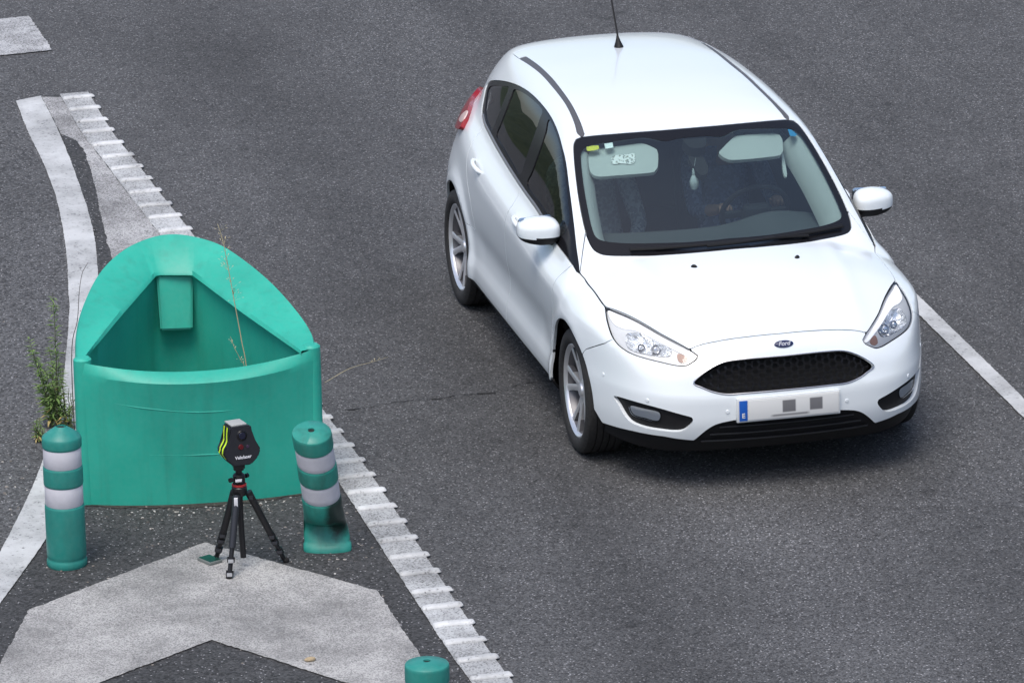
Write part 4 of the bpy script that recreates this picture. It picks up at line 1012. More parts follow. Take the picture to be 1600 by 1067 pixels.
# ================================================================== the two people in the car
def skin_body(name, verts, edges, root, mats, parent=None):
    me = bpy.data.meshes.new(name); me.from_pydata([v[:3] for v in verts], edges, []); o = bpy.data.objects.new(name, me); COL.objects.link(o)
    sk = o.modifiers.new('skin', 'SKIN'); sk.use_smooth_shade = True
    for i, v in enumerate(verts):
        s = me.skin_vertices[0].data[i]; s.radius = v[3:5] if len(v) > 4 else (v[3], v[3]); s.use_root = (i == root)
    o.modifiers.new('sub', 'SUBSURF').levels = 2; o.modifiers['sub'].render_levels = 2
    dg = bpy.context.evaluated_depsgraph_get(); me2 = bpy.data.meshes.new_from_object(o.evaluated_get(dg)); bpy.data.objects.remove(o)
    me2.name = name; me2.materials.clear()
    for m in mats: me2.materials.append(m)
    me2.polygons.foreach_set('use_smooth', [True]*len(me2.polygons))
    return me2
def shirt(name, a, b, sc):
    m = mat(name, a, .9); v = voro(m, obj_co(m), sc, 'Color'); s = N(m, 'SeparateColor'); LK(m, v, s.inputs[0])
    LK(m, ramp(m, s.outputs[0], [(.45, a), (.6, b)]).outputs[0], bsdf(m).inputs['Base Color']); return m
M_skin = mat('skin', (.58, .36, .27), .55); M_hair = mat('dark_hair', (.03, .022, .018), .6)
def person(yc, hands, mats_shirt, trousers, label):
    hx, hz = -1.52, .60
    v = [(hx, yc, hz, .15, .12), (hx-.07, yc, hz+.20, .145, .11), (hx-.13, yc, hz+.38, .165, .11), (hx-.145, yc, hz+.46, .10, .08), (hx-.13, yc, hz+.53, .055, .055),
         (hx-.105, yc, hz+.60, .075, .085), (hx-.105, yc, hz+.69, .085, .10), (hx-.11, yc, hz+.77, .06, .07)]
    e = [(0, 1), (1, 2), (2, 3), (3, 4), (4, 5), (5, 6), (6, 7)]
    for sgn, hd in zip((-1, 1), hands):
        k = len(v); sh = (hx-.13, yc+sgn*.18, hz+.41); el = hd[0]; wr = hd[1]; tip = hd[2]
        v += [(*sh, .065, .06), (*el, .046, .046), (*wr, .030, .027), (*tip, .036, .018)]; e += [(3, k), (k, k+1), (k+1, k+2), (k+2, k+3)]
        base = np.array(tip); d = np.array(tip)-np.array(wr); d /= np.linalg.norm(d); side_ = np.array([0, 1, 0])*sgn
        for q in range(4):
            o_ = side_*(q-1.5)*.019; ln = (.034, .040, .042, .036)[q]
            a1 = base+o_+d*.022; a2 = a1+d*ln*.6+np.array([0, 0, -.018]); a3 = a2+np.array([0, 0, -.026])-d*.008
            kk_ = len(v); v += [(*a1, .0095, .0095), (*a2, .009, .009), (*a3, .0075, .0075)]; e += [(k+3, kk_), (kk_, kk_+1), (kk_+1, kk_+2)]
        t1 = np.array(wr)*.4+base*.6-side_*.034; t2 = t1+d*.035-side_*.008; kk_ = len(v); v += [(*t1, .011, .011), (*t2, .009, .009)]; e += [(k+3, kk_), (kk_, kk_+1)]
    for sgn in (-1, 1):
        k = len(v); v += [(hx+.06, yc+sgn*.09, hz-.03, .10, .09), (hx+.46, yc+sgn*.13, hz+.02, .07, .07), (hx+.62, yc+sgn*.12, hz-.24, .05, .05), (hx+.70, yc+sgn*.12, hz-.27, .04, .03)]
        e += [(0, k), (k, k+1), (k+1, k+2), (k+2, k+3)]
    me = skin_body('person', v, e, 0, [mats_shirt, M_skin, trousers])
    wr_list = [np.array(h[1]) for h in hands]
    for p in me.polygons:
        c = np.array(p.center); mi = 0
        if c[2] > hz+.485 and abs(c[1]-yc) < .13: mi = 1
        if c[2] < hz-.0+.02 and c[0] > hx+.05: mi = 2
        for w_, h in zip(wr_list, hands):
            ax = np.array(h[2])-np.array(h[0]); ax /= np.linalg.norm(ax)
            if np.dot(c-w_, ax) > -.10 and np.linalg.norm(c-w_) < .24: mi = 1
        # V neck
        if mi == 0 and c[0] > hx-.10 and abs(c[1]-yc) < .055*(c[2]-(hz+.33))/.13 and c[2] > hz+.33: mi = 1
        p.material_index = mi
    root = empty('person', (hx, yc, .50)); tag(root, label, 'person', 'people in the car')
    me.transform(Matrix.Translation((-hx, -yc, -.50)))
    link(bpy.data.objects.new('body', me), root)
    hd = np.array([0.-.105, 0, hz+.69-.50])
    # face and hair
    bm = bmesh.new(); b_tube(bm, [hd+[.088, 0, .02], hd+[.108, 0, -.012], hd+[.085, 0, -.022]], [.008, .013, .010], 8); bm_obj('nose', bm, M_skin, root)
    bm = bmesh.new(); b_tube(bm, [hd+[.082, -.022, -.052], hd+[.090, 0, -.055], hd+[.082, .022, -.052]], [.003, .006, .003], 6); bm_obj('mouth', bm, mat('lips', (.30, .12, .10), .5), root)
    for sy in (-1, 1):
        bm = bmesh.new(); bmesh.ops.create_uvsphere(bm, u_segments=12, v_segments=8, radius=.012, matrix=Matrix.Translation(Vector(hd+[.082, sy*.032, .012]))); bm_obj('eye', bm, mat('eye', (.05, .04, .035), .2), root)
        bm = bmesh.new(); bmesh.ops.create_uvsphere(bm, u_segments=10, v_segments=8, radius=1, matrix=Matrix.Translation(Vector(hd+[-.005, sy*.085, -.005])) @ Matrix.Diagonal((.02, .010, .032, 1))); bm_obj('ear', bm, M_skin, root)
    V, F = superell(hd+[-.022, 0, .035], (.105, .096, .10), 1, 1, 20, 28)
    keep = [f for f in F if not (np.mean([V[i][0] for i in f]) > hd[0]+.035 and np.mean([V[i][2] for i in f]) < hd[2]+.075)]
    V += rng.normal(0, .0015, V.shape); mesh_obj('hair', V, keep, M_hair, root, True)
    return root
person(.37, (((-1.42, .16, .78), (-1.17, .22, .86), (-1.085, .225, .895)), ((-1.40, .60, .80), (-1.17, .53, .88), (-1.085, .525, .915))), shirt('dark_blue_shirt', (.16, .19, .32), (.30, .35, .52), 60), mat('dark_trousers', (.02, .02, .025), .9), 'person in a dark shirt driving with both hands on the steering wheel')
person(-.37, (((-1.44, -.60, .74), (-1.22, -.50, .63), (-1.15, -.46, .62)), ((-1.44, -.14, .74), (-1.22, -.26, .63), (-1.15, -.30, .62))), shirt('patterned_shirt', (.22, .24, .28), (.46, .48, .50), 70), mat('grey_trousers', (.04, .04, .045), .9), 'person in a patterned top in the passenger seat, hands in the lap')
# pale ornament hanging from the rear-view mirror
mx = hit([(1092, 245)])[0]-grad(hit([(1092, 245)]))[0]*.085
def at_mx(px): d = pixel_ray(px); return CAM+d*((mx[0]-CAM[0])/d[0])
o_t, o_a, o_b = at_mx((1087, 247)), at_mx((1086, 262)), at_mx((1085, 296)); hO = o_a[2]-o_b[2]
orn = empty('hanging_ornament', tuple(o_b)); tag(orn, 'small pale ornament hanging from the rear-view mirror inside the car', 'ornament')
bm = bmesh.new(); b_tube(bm, [(0, 0, hO), tuple(o_t-o_b)], .0018, 6); bm_obj('cord', bm, mat('ornament_cord', (.35, .37, .38), .8), orn)
bm = bmesh.new(); b_lathe(bm, [(0, 0), (.016, .002), (.024, hO*.2), (.025, hO*.38), (.018, hO*.55), (.011, hO*.66), (.013, hO*.78), (.009, hO*.95), (0, hO)], 20); bm_obj('ornament_body', bm, mat('pale_ornament', (.50, .55, .55), .15, spec=.8), orn)

# ================================================================== THE GREEN NOSE MARKER AT THE GORE
def plastic(name, col, dark, sc=3.0, rough=.42, stain=.5):
    m = mat(name, col, rough, spec=.4); co = obj_co(m); n = noise(m, co, sc, 6, .6); f = noise(m, co, 40, 4)
    mp = N(m, 'Mapping'); mp.inputs['Scale'].default_value = (14, 14, 1.2); LK(m, co, mp.inputs[0]); st = noise(m, mp.outputs[0], 1.0, 4)
    c = ramp(m, n, [(.25, tuple(a*.80 for a in col)), (.55, col), (.8, tuple(min(1, a*1.12+.01) for a in col))]).outputs[0]
    k = math_(m, 'MULTIPLY', ramp(m, st, [(.52, (0, 0, 0)), (.72, (1, 1, 1))]).outputs[0], stain*.45)
    c = mix(m, k, c, dark)
    c = mix(m, math_(m, 'MULTIPLY', f, .12), c, (.35, .42, .38))
    LK(m, c, bsdf(m).inputs['Base Color']); LK(m, ramp(m, n, [(.3, (rough*.8,)*3), (.7, (rough*1.3,)*3)]).outputs[0], bsdf(m).inputs['Roughness'])
    bump(m, math_(m, 'ADD', n, math_(m, 'MULTIPLY', f, .15)), .12, .01)
    return m
M_green = plastic('sunfaded_green_plastic', (.010, .40, .295), (.014, .24, .18), 2.2, .48, .8)
M_greenb = plastic('bollard_green_plastic', (.006, .225, .19), (.01, .10, .085), 8)
BL, BR = ground((133, 790)), ground((500, 768)); BM = .5*(BL+BR); BU = (BR-BL)/np.linalg.norm(BR-BL); BV = np.array([-BU[1], BU[0], 0]); BV = -BV if BV[0] > 0 else BV
marker = empty('gore_nose_marker', tuple(BM)); tag(marker, 'large open green plastic gore marker, rounded nose, weeds growing beside it', 'road marker')
def UV(u, v, z): return BU*u+BV*v+np.array([0, 0, z])            # marker-local
def cast_plane(px, z0, k):
    n = -k*BV+np.array([0, 0, 1.]); p0 = BM+np.array([0, 0, z0]); d = pixel_ray(px); t = np.dot(n, p0-CAM)/np.dot(n, d); P = CAM+d*t-BM
    return np.array([P@BU, P@BV, P[2]])
rim_px = [(119, 560), (120.5, 520), (130, 480), (155, 430), (190, 395), (230, 375), (265, 368), (300, 371), (345, 385), (390, 415), (430, 450), (465, 490), (486, 522), (491, 545)]
rimC = catmull(np.array([cast_plane(p, .755, .25) for p in rim_px]), .03); rimC = resample(rimC, .035)
nr = len(rimC); s_ = np.linspace(0, 1, nr)
vA = np.array([cast_plane((134, 560), .745, .17), cast_plane((190, 493), .74, .17), cast_plane((245, 430), .74, .17)])
vB = np.array([cast_plane((300, 430), .74, .17), cast_plane((380, 490), .74, .17), cast_plane((470, 553), .745, .17)])
vC = np.vstack([resample(vA, .02), resample(vB, .02)])
dV = np.r_[0, np.cumsum(np.linalg.norm(np.diff(vC, axis=0), axis=1))]; dV /= dV[-1]
vL = np.stack([np.interp(s_, dV, vC[:, i]) for i in range(3)], 1)
def grid_obj(name, rows, m, parent, smooth=True, angle=40):
    rows = [np.array([UV(*p) for p in r]) for r in rows]; k = len(rows[0]); V = np.vstack(rows)
    F = [(i*k+j, i*k+j+1, (i+1)*k+j+1, (i+1)*k+j) for i in range(len(rows)-1) for j in range(k-1)]
    o = mesh_obj(name, V, F, m, parent, smooth); o.data.set_sharp_from_angle(angle=math.radians(angle)); return o
def scale_uv(C, su, sv, v0=.35): C = C.copy(); C[:, 0] *= su; C[:, 1] = v0+(C[:, 1]-v0)*sv; return C
lip = scale_uv(rimC, .985, .985)
vup = vL.copy(); vup[:, 2] += .014; vup = vup+(lip-vL)*.06
wall_dn = vL*.75+scale_uv(rimC, .965, .965)*.25; wall_dn[:, 2] = vL[:, 2]-.03
floor_ = scale_uv(rimC, .93, .93)*.35+vL*.65; floor_[:, 2] = .06
wall_m = scale_uv(rimC, .955, .955)*.28+vL*.72; wall_m[:, 2] = np.minimum(vL[:, 2]-.10, .60)
outer_hi = scale_uv(rimC, 1.012, 1.008); outer_hi[:, 2] -= .012
def outer(zf, su, sv): C = scale_uv(rimC, su, sv); C[:, 2] = rimC[:, 2]*zf; return C
bul = lambda C, a: C+np.stack([a*np.exp(-((s_-.985)/.03)**2), 0*s_, 0*s_], 1)
out_rows = [bul(outer(f, 1.012-.012*(1-f), 1.008-.04*(1-f)), .004*math.sin(f*9)+.004) for f in (.97, .92, .85, .77, .69, .60, .5, .4, .3, .2, .1, 0.)]
rimT = rimC.copy(); rimT[:, 2] += .006
grid_obj('nose_shell', [floor_, wall_m, wall_dn, vL, vup, lip, rimT, outer_hi]+out_rows, M_green, marker)
# near wall: bowed, with a chamfered top edge
nu = 40; us = np.linspace(-1, 1, nu)
def near(z, bow, dz_mid, inn=0.): return np.array([(.5895*u*(1.0+.02*z)+0.012*z*0, -bow*(1-abs(u)**2.2)+inn, z-dz_mid*(1-u*u)) for u in us])
rows = [near(0, .088, 0), near(.18, .098, 0), near(.36, .112, 0), near(.54, .130, .01), near(.66, .145, .030), near(.695, .150, .040), near(.712, .140, .048), near(.748, .090, .056), near(.756, .075, .060), near(.745, .055, .060, .005), near(.60, .03, .03, .012), near(.35, .02, 0, .02), near(.05, .02, 0, .03)]
for r in rows: r[:, 2] += .045*(us*.5+.5)*0
grid_obj('rear_wall', rows, M_green, marker, True, 20)
# end posts close the shell against the wall
for sg in (-1, 1):
    bm = bmesh.new(); b_tube(bm, [UV(sg*.570, .034, z) for z in (.0, .2, .4, .6, .72, .757, .768)], [.047]*5+[.046, .034], 14); bm_obj('corner_seam', bm, M_green, marker)
# moulded ridges on the wall
def wall_hit(px):
    d = pixel_ray(px); best = None
    for b in np.linspace(.02, .2, 60):
        P = CAM+d*((np.dot(BV, BM-BV*b-CAM))/np.dot(BV, d))-BM; u = P@BU/.5895
        bw = np.interp(P[2], [0, .18, .36, .54, .66, .70], [.088, .098, .112, .130, .145, .150])*(1-abs(u)**2.2)
        if best is None or abs(bw-b) < best[0]: best = (abs(bw-b), P)
    return best[1]
for px in ([(180, 630), (212, 636), (245, 640), (280, 643), (310, 644), (345, 642.5), (380, 638), (405, 633), (430, 626)], [(235, 711), (260, 711.5), (290, 711.3), (320, 710.5), (345, 709)]):
    bm = bmesh.new(); P = [wall_hit(p)+BV*.0065 for p in px]; b_tube(bm, [tuple(p) for p in catmull(P, .03)], .0085, 8); bm_obj('moulded_ridge', bm, M_green, marker)
# centre rib inside the nose
t0, t1 = .950, .875
def at_v(px, v):
    d = pixel_ray(px); P = CAM+d*((np.dot(BV, BM+BV*v-CAM))/np.dot(BV, d))-BM; return np.array([P@BU, v, P[2]])
rt = [at_v((244, 425), t0), at_v((301, 425), t0)]; rb = [at_v((251, 517), t1), at_v((301, 515), t1)]
bm = bmesh.new(); dn_ = np.array([0, .12, -.02])
top4 = [rt[0], rt[1], rb[1], rb[0]]; A = [bm.verts.new(UV(*p)) for p in top4]; B = [bm.verts.new(UV(*(p+(dn_ if i > 1 else np.array([0, .10, -.05]))))) for i, p in enumerate(top4)]
bm.faces.new(A); bm.faces.new(B[::-1])
for i in range(4): bm.faces.new((A[i], A[(i+1) % 4], B[(i+1) % 4], B[i]))
bmesh.ops.bevel(bm, geom=list(bm.edges), offset=.010, segments=2, affect='EDGES')
bm_obj('centre_rib', bm, M_green, marker)
fl = [UV(u*.93, v, .065) for u, v in ((-.55, .05), (-.12, .86), (.05, .86), (.5, .0), (.3, -.03), (0, -.04), (-.3, -.03))]
mesh_obj('marker_floor', fl, [tuple(range(len(fl)))], mat('dirt_filled_floor', (.05, .055, .045), .95), marker)

# ================================================================== BOLLARDS
M_band = mat('white_reflective_band', (.60, .60, .65), .45)
def band_mat():
    m = M_band; n = noise(m, obj_co(m), 30, 5); n2 = noise(m, obj_co(m), 5, 4); LK(m, mix(m, math_(m, 'MULTIPLY', n2, .5), mix(m, n, (.66, .66, .72), (.50, .50, .55)), (.42, .42, .44)), bsdf(m).inputs['Base Color'])
band_mat()
M_hole = mat('hole_dark', (.01, .02, .018), .9)
BR_ = .0965
body_prof = [(BR_*.97, 0), (BR_*1.02, .010), (BR_*1.02, .032), (BR_*.985, .040), (BR_*.965, .046), (BR_*.985, .052), (BR_, .064), (BR_, .12), (BR_, .18), (BR_, .25), (BR_, .305), (BR_*.985, .314), (BR_*.94, .318), (BR_*.94, .415), (BR_*.985, .419), (BR_, .428), (BR_, .500), (BR_*.985, .509), (BR_*.94, .513), (BR_*.94, .605), (BR_*.985, .609), (BR_, .618), (BR_, .646), (BR_*.985, .656), (BR_*.95, .663), (BR_*.60, .689), (BR_*.30, .708), (BR_*.26, .711), (BR_*.25, .69), (0, .69)]
def bollard(loc, label, deform=None, rot=(0, 0, 0), cap=None, mats=None):
    b = empty('bollard', loc, rot); tag(b, label, 'bollard', 'green bollards of the gore')
    prof = body_prof
    if cap: prof = [p for p in body_prof if p[1] <= .646 and p[0] > BR_*.9]+cap
    n = 48 if deform else 40
    def lath(name, pr, m):
        bm = bmesh.new()
        if deform:
            pr2 = []
            for (r0, z0), (r1, z1) in zip(pr, pr[1:]):
                k = max(1, int(abs(z1-z0)/.02)); pr2 += [(r0+(r1-r0)*i/k, z0+(z1-z0)*i/k) for i in range(k)]
            pr2.append(pr[-1]); pr = pr2
        b_lathe(bm, pr, n)
        if deform:
            for v in bm.verts: v.co = deform(v.co)
        return bm_obj(name, bm, m, b, True, 50)
    lath('post', prof, mats or M_greenb)
    lath('reflective_band', [(BR_*.94, .3165), (BR_*.962, .320), (BR_*.962, .413), (BR_*.94, .4165)], M_band)
    lath('reflective_band', [(BR_*.94, .5115), (BR_*.962, .515), (BR_*.962, .603), (BR_*.94, .6065)], M_band)
    top = prof[-2][1]
    lath('top_hole', [(BR_*.2, prof[-3][1]-.006), (0, prof[-3][1]-.008)], M_hole)
    return b
back = -np.array([RC[2][0], RC[2][1]]); back /= np.linalg.norm(back)         # horizontal, towards the overpass
g1_ = ground((103, 893))[:2]-back*BR_
bollard((g1_[0], g1_[1], 0), 'upright green bollard with domed cap beside the weeds', rot=(0, 0, .4))
flat_cap = [(BR_*1.0, .676), (BR_*.99, .686), (BR_*.96, .691), (BR_*.30, .703), (BR_*.17, .704), (BR_*.16, .69), (0, .69)]
g3 = ground((667, 1033), .70)[:2]
bollard((g3[0], g3[1], 0), 'green bollard with nearly flat cap standing on the chevron tip beside the rumble line', cap=flat_cap, rot=(0, 0, 1.1))
# the crushed bollard: lower half folded, upper half leaning towards the overpass
def soot_mat():
    m = plastic('scuffed_bollard_plastic', (.006, .245, .195), (.01, .07, .055), 9, stain=1.0)
    co = obj_co(m); s = N(m, 'SeparateXYZ'); LK(m, co, s.inputs[0])
    base = bsdf(m).inputs['Base Color'].links[0].from_socket
    yy = math_(m, 'DIVIDE', math_(m, 'SUBTRACT', s.outputs[1], .058), .075); zz = math_(m, 'DIVIDE', math_(m, 'SUBTRACT', s.outputs[2], .20), .17)
    r2 = math_(m, 'ADD', math_(m, 'MULTIPLY', yy, yy), math_(m, 'MULTIPLY', zz, zz)); n = noise(m, co, 17, 6, .7)
    k = math_(m, 'SUBTRACT', 1.38, math_(m, 'ADD', r2, n)); k = math_(m, 'MINIMUM', math_(m, 'MAXIMUM', math_(m, 'MULTIPLY', k, 1.6), 0.), .92)
    LK(m, mix(m, k, base, (.012, .016, .014)), bsdf(m).inputs['Base Color']); return m
def crush(co):
    x, y, z = co                                    # local x faces the overpass
    t = max(0., min(1., z/.26)); e = t*t*(3-2*t)
    # squash of the foot
    x2 = x*(.42+.58*e); y2 = y*(1.20-.20*e)
    if x > 0: x2 += -.060*math.exp(-((z-.125)/.050)**2)*(1-min(1, abs(y+.01)/.11)**2)+.040*math.exp(-(z/.045)**2)
    fold = .022*math.exp(-((z-.185)/.03)**2)*(1 if x > 0 else 0)*(1-abs(y-.02)/.14)
    x2 += fold
    # bend: the part above leans by th
    th = math.radians(19); zb = .10
    a = th*min(1, max(0, (z-.02)/.22))
    z_eff = z*1.03
    dx = math.sin(a)*(z_eff-zb*.5) if z > .02 else 0
    dz = -(1-math.cos(a))*z_eff
    zz = z_eff+dz-x2*math.sin(a); xx = x2*math.cos(a)+max(0, dx)
    yy = y2-.055*(z/.7)**1.2
    return Vector((xx, yy, max(0.0, zz)))
g2_ = ground((512, 862))[:2]-back*.045
ang = math.atan2(back[1], back[0])
bollard((g2_[0], g2_[1], 0), 'crushed green bollard leaning over its folded foot, black scuffs on one side', deform=crush, rot=(0, 0, ang), cap=flat_cap, mats=soot_mat())

# ================================================================== SPEED CAMERA ON ITS TRIPOD
M_tri = mat('black_tripod_metal', (.016, .016, .018), .38, metal=.3); M_tri2 = mat('grey_tripod_leg', (.045, .047, .055), .35, metal=.5)
M_red = mat('red_accent', (.30, .02, .02), .4); M_latch = mat('silver_latch', (.62, .63, .65), .3, metal=.6); M_white = mat('white_label', (.75, .75, .78), .5)
feet = [ground((358, 906)), ground((337, 876)), ground((447, 879))]
hubp = (feet[0]+feet[1]+feet[2])/3; hz_ = .405
# hub over the pixel (374,762)
d = pixel_ray((374, 764)); tt = (hz_-CAM[2])/d[2]; hubp = CAM+d*tt
tri = empty('tripod', (hubp[0], hubp[1], 0)); tag(tri, 'small black camera tripod standing on the worn white chevron', 'tripod')
O = np.array([hubp[0], hubp[1], 0]); hub = np.array([0, 0, hz_])
for i, ft in enumerate(feet):
    f_ = ft-O; dr = (f_-hub); L_ = np.linalg.norm(dr); dr /= L_; st = hub+dr*.02+np.array([dr[0], dr[1], 0])*.07
    leg = empty('leg', (0, 0, 0), parent=tri)
    bm = bmesh.new(); b_tube(bm, [st, st+(f_-st)*.62], [.0185, .0170], 12); bm_obj('upper_tube', bm, M_tri2 if i == 0 else M_tri, leg)
    bm = bmesh.new(); b_tube(bm, [st+(f_-st)*.58, st+(f_-st)*.97], [.0120, .0115], 12); bm_obj('lower_tube', bm, M_tri, leg)
    for t in (.62, .70, .83) if i else (.76, .92):
        p = st+(f_-st)*t; ax = (f_-st)/np.linalg.norm(f_-st)
        bm = bmesh.new(); b_tube(bm, [p-ax*.014, p+ax*.014], [.0195, .0185], 12); bm_obj('leg_collar', bm, M_tri, leg)
        bm = bmesh.new(); sd_ = np.cross(ax, [0, 0, 1.]); sd_ /= np.linalg.norm(sd_); b_box(bm, p+np.array([back[0], back[1], 0])*.021, (.012, .026, .016), Matrix.Rotation(math.atan2(back[1], back[0]), 3, 'Z'), .002)
        bm_obj('leg_latch', bm, M_latch if i == 0 else M_tri2, leg)
    bm = bmesh.new(); bmesh.ops.create_uvsphere(bm, u_segments=12, v_segments=8, radius=.016, matrix=Matrix.Translation(Vector(f_+[0, 0, .014]))); bm_obj('rubber_foot', bm, M_blackmatt, leg)
    bm = bmesh.new(); b_box(bm, st+dr*.03+np.array([back[0], back[1], 0])*.02, (.008, .018, .05 if i == 0 else .02), Matrix.Rotation(math.atan2(back[1], back[0]), 3, 'Z') @ Matrix.Rotation(.15, 3, 'Y'), .002); bm_obj('leg_label', bm, M_white if i == 0 else M_tri2, leg)
bm = bmesh.new(); b_lathe(bm, [(0, -.03), (.030, -.03), (.036, -.02), (.038, .012), (.030, .022), (.024, .024), (0, .024)], 24, Matrix.Translation(Vector(hub))); bm_obj('hub', bm, M_tri, tri)
bm = bmesh.new(); b_lathe(bm, [(.031, .018), (.036, .020), (.036, .028), (.031, .030)], 24, Matrix.Translation(Vector(hub)), True); bm_obj('hub_ring', bm, M_red, tri)
bm = bmesh.new(); b_tube(bm, [(.012, .006, .06), (.004, .002, .2), (0, 0, hz_+.03)], [.0145]*3, 12); bm_obj('centre_column', bm, M_tri, tri)
bm = bmesh.new(); b_lathe(bm, [(.022, .03), (.030, .036), (.030, .072), (.022, .080), (.016, .084), (.016, .098), (.026, .100), (.026, .112), (0, .112)], 24, Matrix.Translation(Vector(hub))); b_box(bm, hub+[0, 0, .120], (.055, .055, .018), None, .004)
bm_obj('ball_head', bm, M_tri, tri)
for ang_, z_ in ((2.2, .055), (-1.0, .06), (2.4, .118)):
    bm = bmesh.new(); dv = np.array([math.cos(ang_), math.sin(ang_), 0]); b_tube(bm, [hub+[0, 0, z_]+dv*.02, hub+[0, 0, z_]+dv*.048], .005, 8); b_tube(bm, [hub+[0, 0, z_]+dv*.046, hub+[0, 0, z_]+dv*.062], .011, 10); bm_obj('clamp_knob', bm, M_tri, tri)
bm = bmesh.new(); b_box(bm, hub+[.033, -.008, .055], (.003, .032, .014), None, .001); bm_obj('head_label', bm, M_white, tri)
# the speed camera: a wedge-topped housing with flared cheeks
yaw = math.atan2(back[1], back[0])+math.radians(24)
sc_ = empty('speed_camera', (hubp[0], hubp[1], hz_+.132), (0, math.radians(-4), yaw)); sc_.scale = (1.07, 1.07, 1.07); tag(sc_, 'black speed camera with yellow stripes mounted on the small tripod', 'camera')
M_case = mat('camera_case', (.014, .015, .020), .5); M_yel = mat('fluorescent_stripe', (.55, .80, .02), .5); M_top = mat('pale_top_cover', (.36, .37, .36), .6)
fp = [(-.040, 0), (.044, 0), (.078, .030), (.092, .062), (.086, .080), (.060, .112), (.052, .182), (-.048, .182), (-.056, .112), (-.082, .084), (-.090, .064), (-.074, .030)]
bm = bmesh.new(); n = len(fp); A = [bm.verts.new((.055, y, z)) for y, z in fp]; Bv = [bm.verts.new((-.060, y*.86, z*.96+.004)) for y, z in fp]; bm.faces.new(A); bm.faces.new(Bv[::-1])
for i in range(n): bm.faces.new((A[i], A[(i+1) % n], Bv[(i+1) % n], Bv[i]))
bmesh.ops.bevel(bm, geom=list(bm.edges), offset=.006, segments=2, affect='EDGES'); bm_obj('camera_case', bm, M_case, sc_, True, 40)
bm = bmesh.new(); b_box(bm, (-.008, .001, .186), (.088, .074, .008), Matrix.Rotation(math.radians(2), 3, 'Y'), .004); bm_obj('top_cover', bm, M_top, sc_)
for k, (y0, w_) in enumerate(((.012, .016), (-.030, .016))):
    rows = []
    for t in np.linspace(0, 1, 14):
        z = .178-.135*t; yb = np.interp(z, [.030, .064, .084, .112, .182], [-.072, -.088, -.081, -.056, -.048]) ; x = y0+.010-.03*t*(1-t)*4*.5+.035*t
        rows.append([(x-w_/2, yb*(.93 if x < 0 else .985)-.0035, z), (x+w_/2, yb*(.95 if x < 0 else .995)-.0035, z)])
    V = [p for r in rows for p in r]; mesh_obj('yellow_stripe', V, [(2*i, 2*i+1, 2*i+3, 2*i+2) for i in range(13)], M_yel, sc_, True)
def front_disc(name, y, z, r, m, dep=.004):
    bm = bmesh.new(); b_lathe(bm, [(0, dep), (r*.8, dep), (r, 0), (r, -.004)], 24, Matrix.Translation((.0555, y, z)) @ Matrix.Rotation(PI/2, 4, 'Y')); bm_obj(name, bm, m, sc_)
front_disc('lens_ring', .004, .140, .026, M_blackgloss); front_disc('lens', .004, .140, .019, mat('lens_glass', (.01, .012, .03), .05, coat=1.), .006)
front_disc('sensor_window', -.004, .088, .013, mat('dark_red_window', (.10, .008, .012), .15, coat=.6)); front_disc('sensor_window', .028, .086, .008, mat('dark_violet_window', (.05, .03, .06), .15, coat=.6))
text_mesh('camera_lettering', 'Velolaser', .021, M_white, sc_, Matrix.Translation((.0562, .004, .040)) @ Matrix.Rotation(PI/2, 4, 'Z') @ Matrix.Rotation(PI/2, 4, 'X'), bold=.0004)
# dark tile on the ground under the tripod leg
tp = ground((328, 880)); tl_ = empty('flat_device', (tp[0], tp[1], .010), (0, 0, .45)); tag(tl_, 'small flat dark green tablet lying on the paint beside a tripod foot', 'tablet')
bm = bmesh.new(); b_box(bm, (0, 0, .008), (.105, .075, .016), None, .004); bm_obj('tablet_case', bm, mat('grey_case', (.16, .18, .17), .5), tl_)
bm = bmesh.new(); b_box(bm, (0, 0, .0165), (.094, .064, .003), None, .001); bm_obj('tablet_screen', bm, mat('dark_green_screen', (.012, .05, .04), .2), tl_)

# ================================================================== WEEDS, DRY STALKS, GRIT
def leafmat(name, a, b):
    m = mat(name, a, .7, spec=.2); LK(m, ramp(m, noise(m, obj_co(m), 25, 3), [(.3, a), (.7, b)]).outputs[0], bsdf(m).inputs['Base Color'])
    return m
M_leaf = leafmat('weed_leaf', (.11, .21, .05), (.26, .36, .14)); M_leafy = leafmat('yellow_leaf', (.30, .24, .08), (.38, .30, .14)); M_stem = mat('weed_stem', (.10, .11, .05), .8); M_stemd = mat('dark_stem', (.05, .045, .035), .8); M_straw = mat('straw', (.46, .40, .24), .75)
def leaf(V, F, p, d, L, w, droop, r_):
    d = d/np.linalg.norm(d); s = np.cross(d, [0, 0, 1.]); s /= np.linalg.norm(s)+1e-9; k = len(V)
    q = [p, p+d*L*.45+s*w/2-[0, 0, droop*L*.15], p+d*L-[0, 0, droop*L*.55], p+d*L*.45-s*w/2-[0, 0, droop*L*.15]]
    V += [tuple(a) for a in q]; F.append((k, k+1, k+2, k+3))
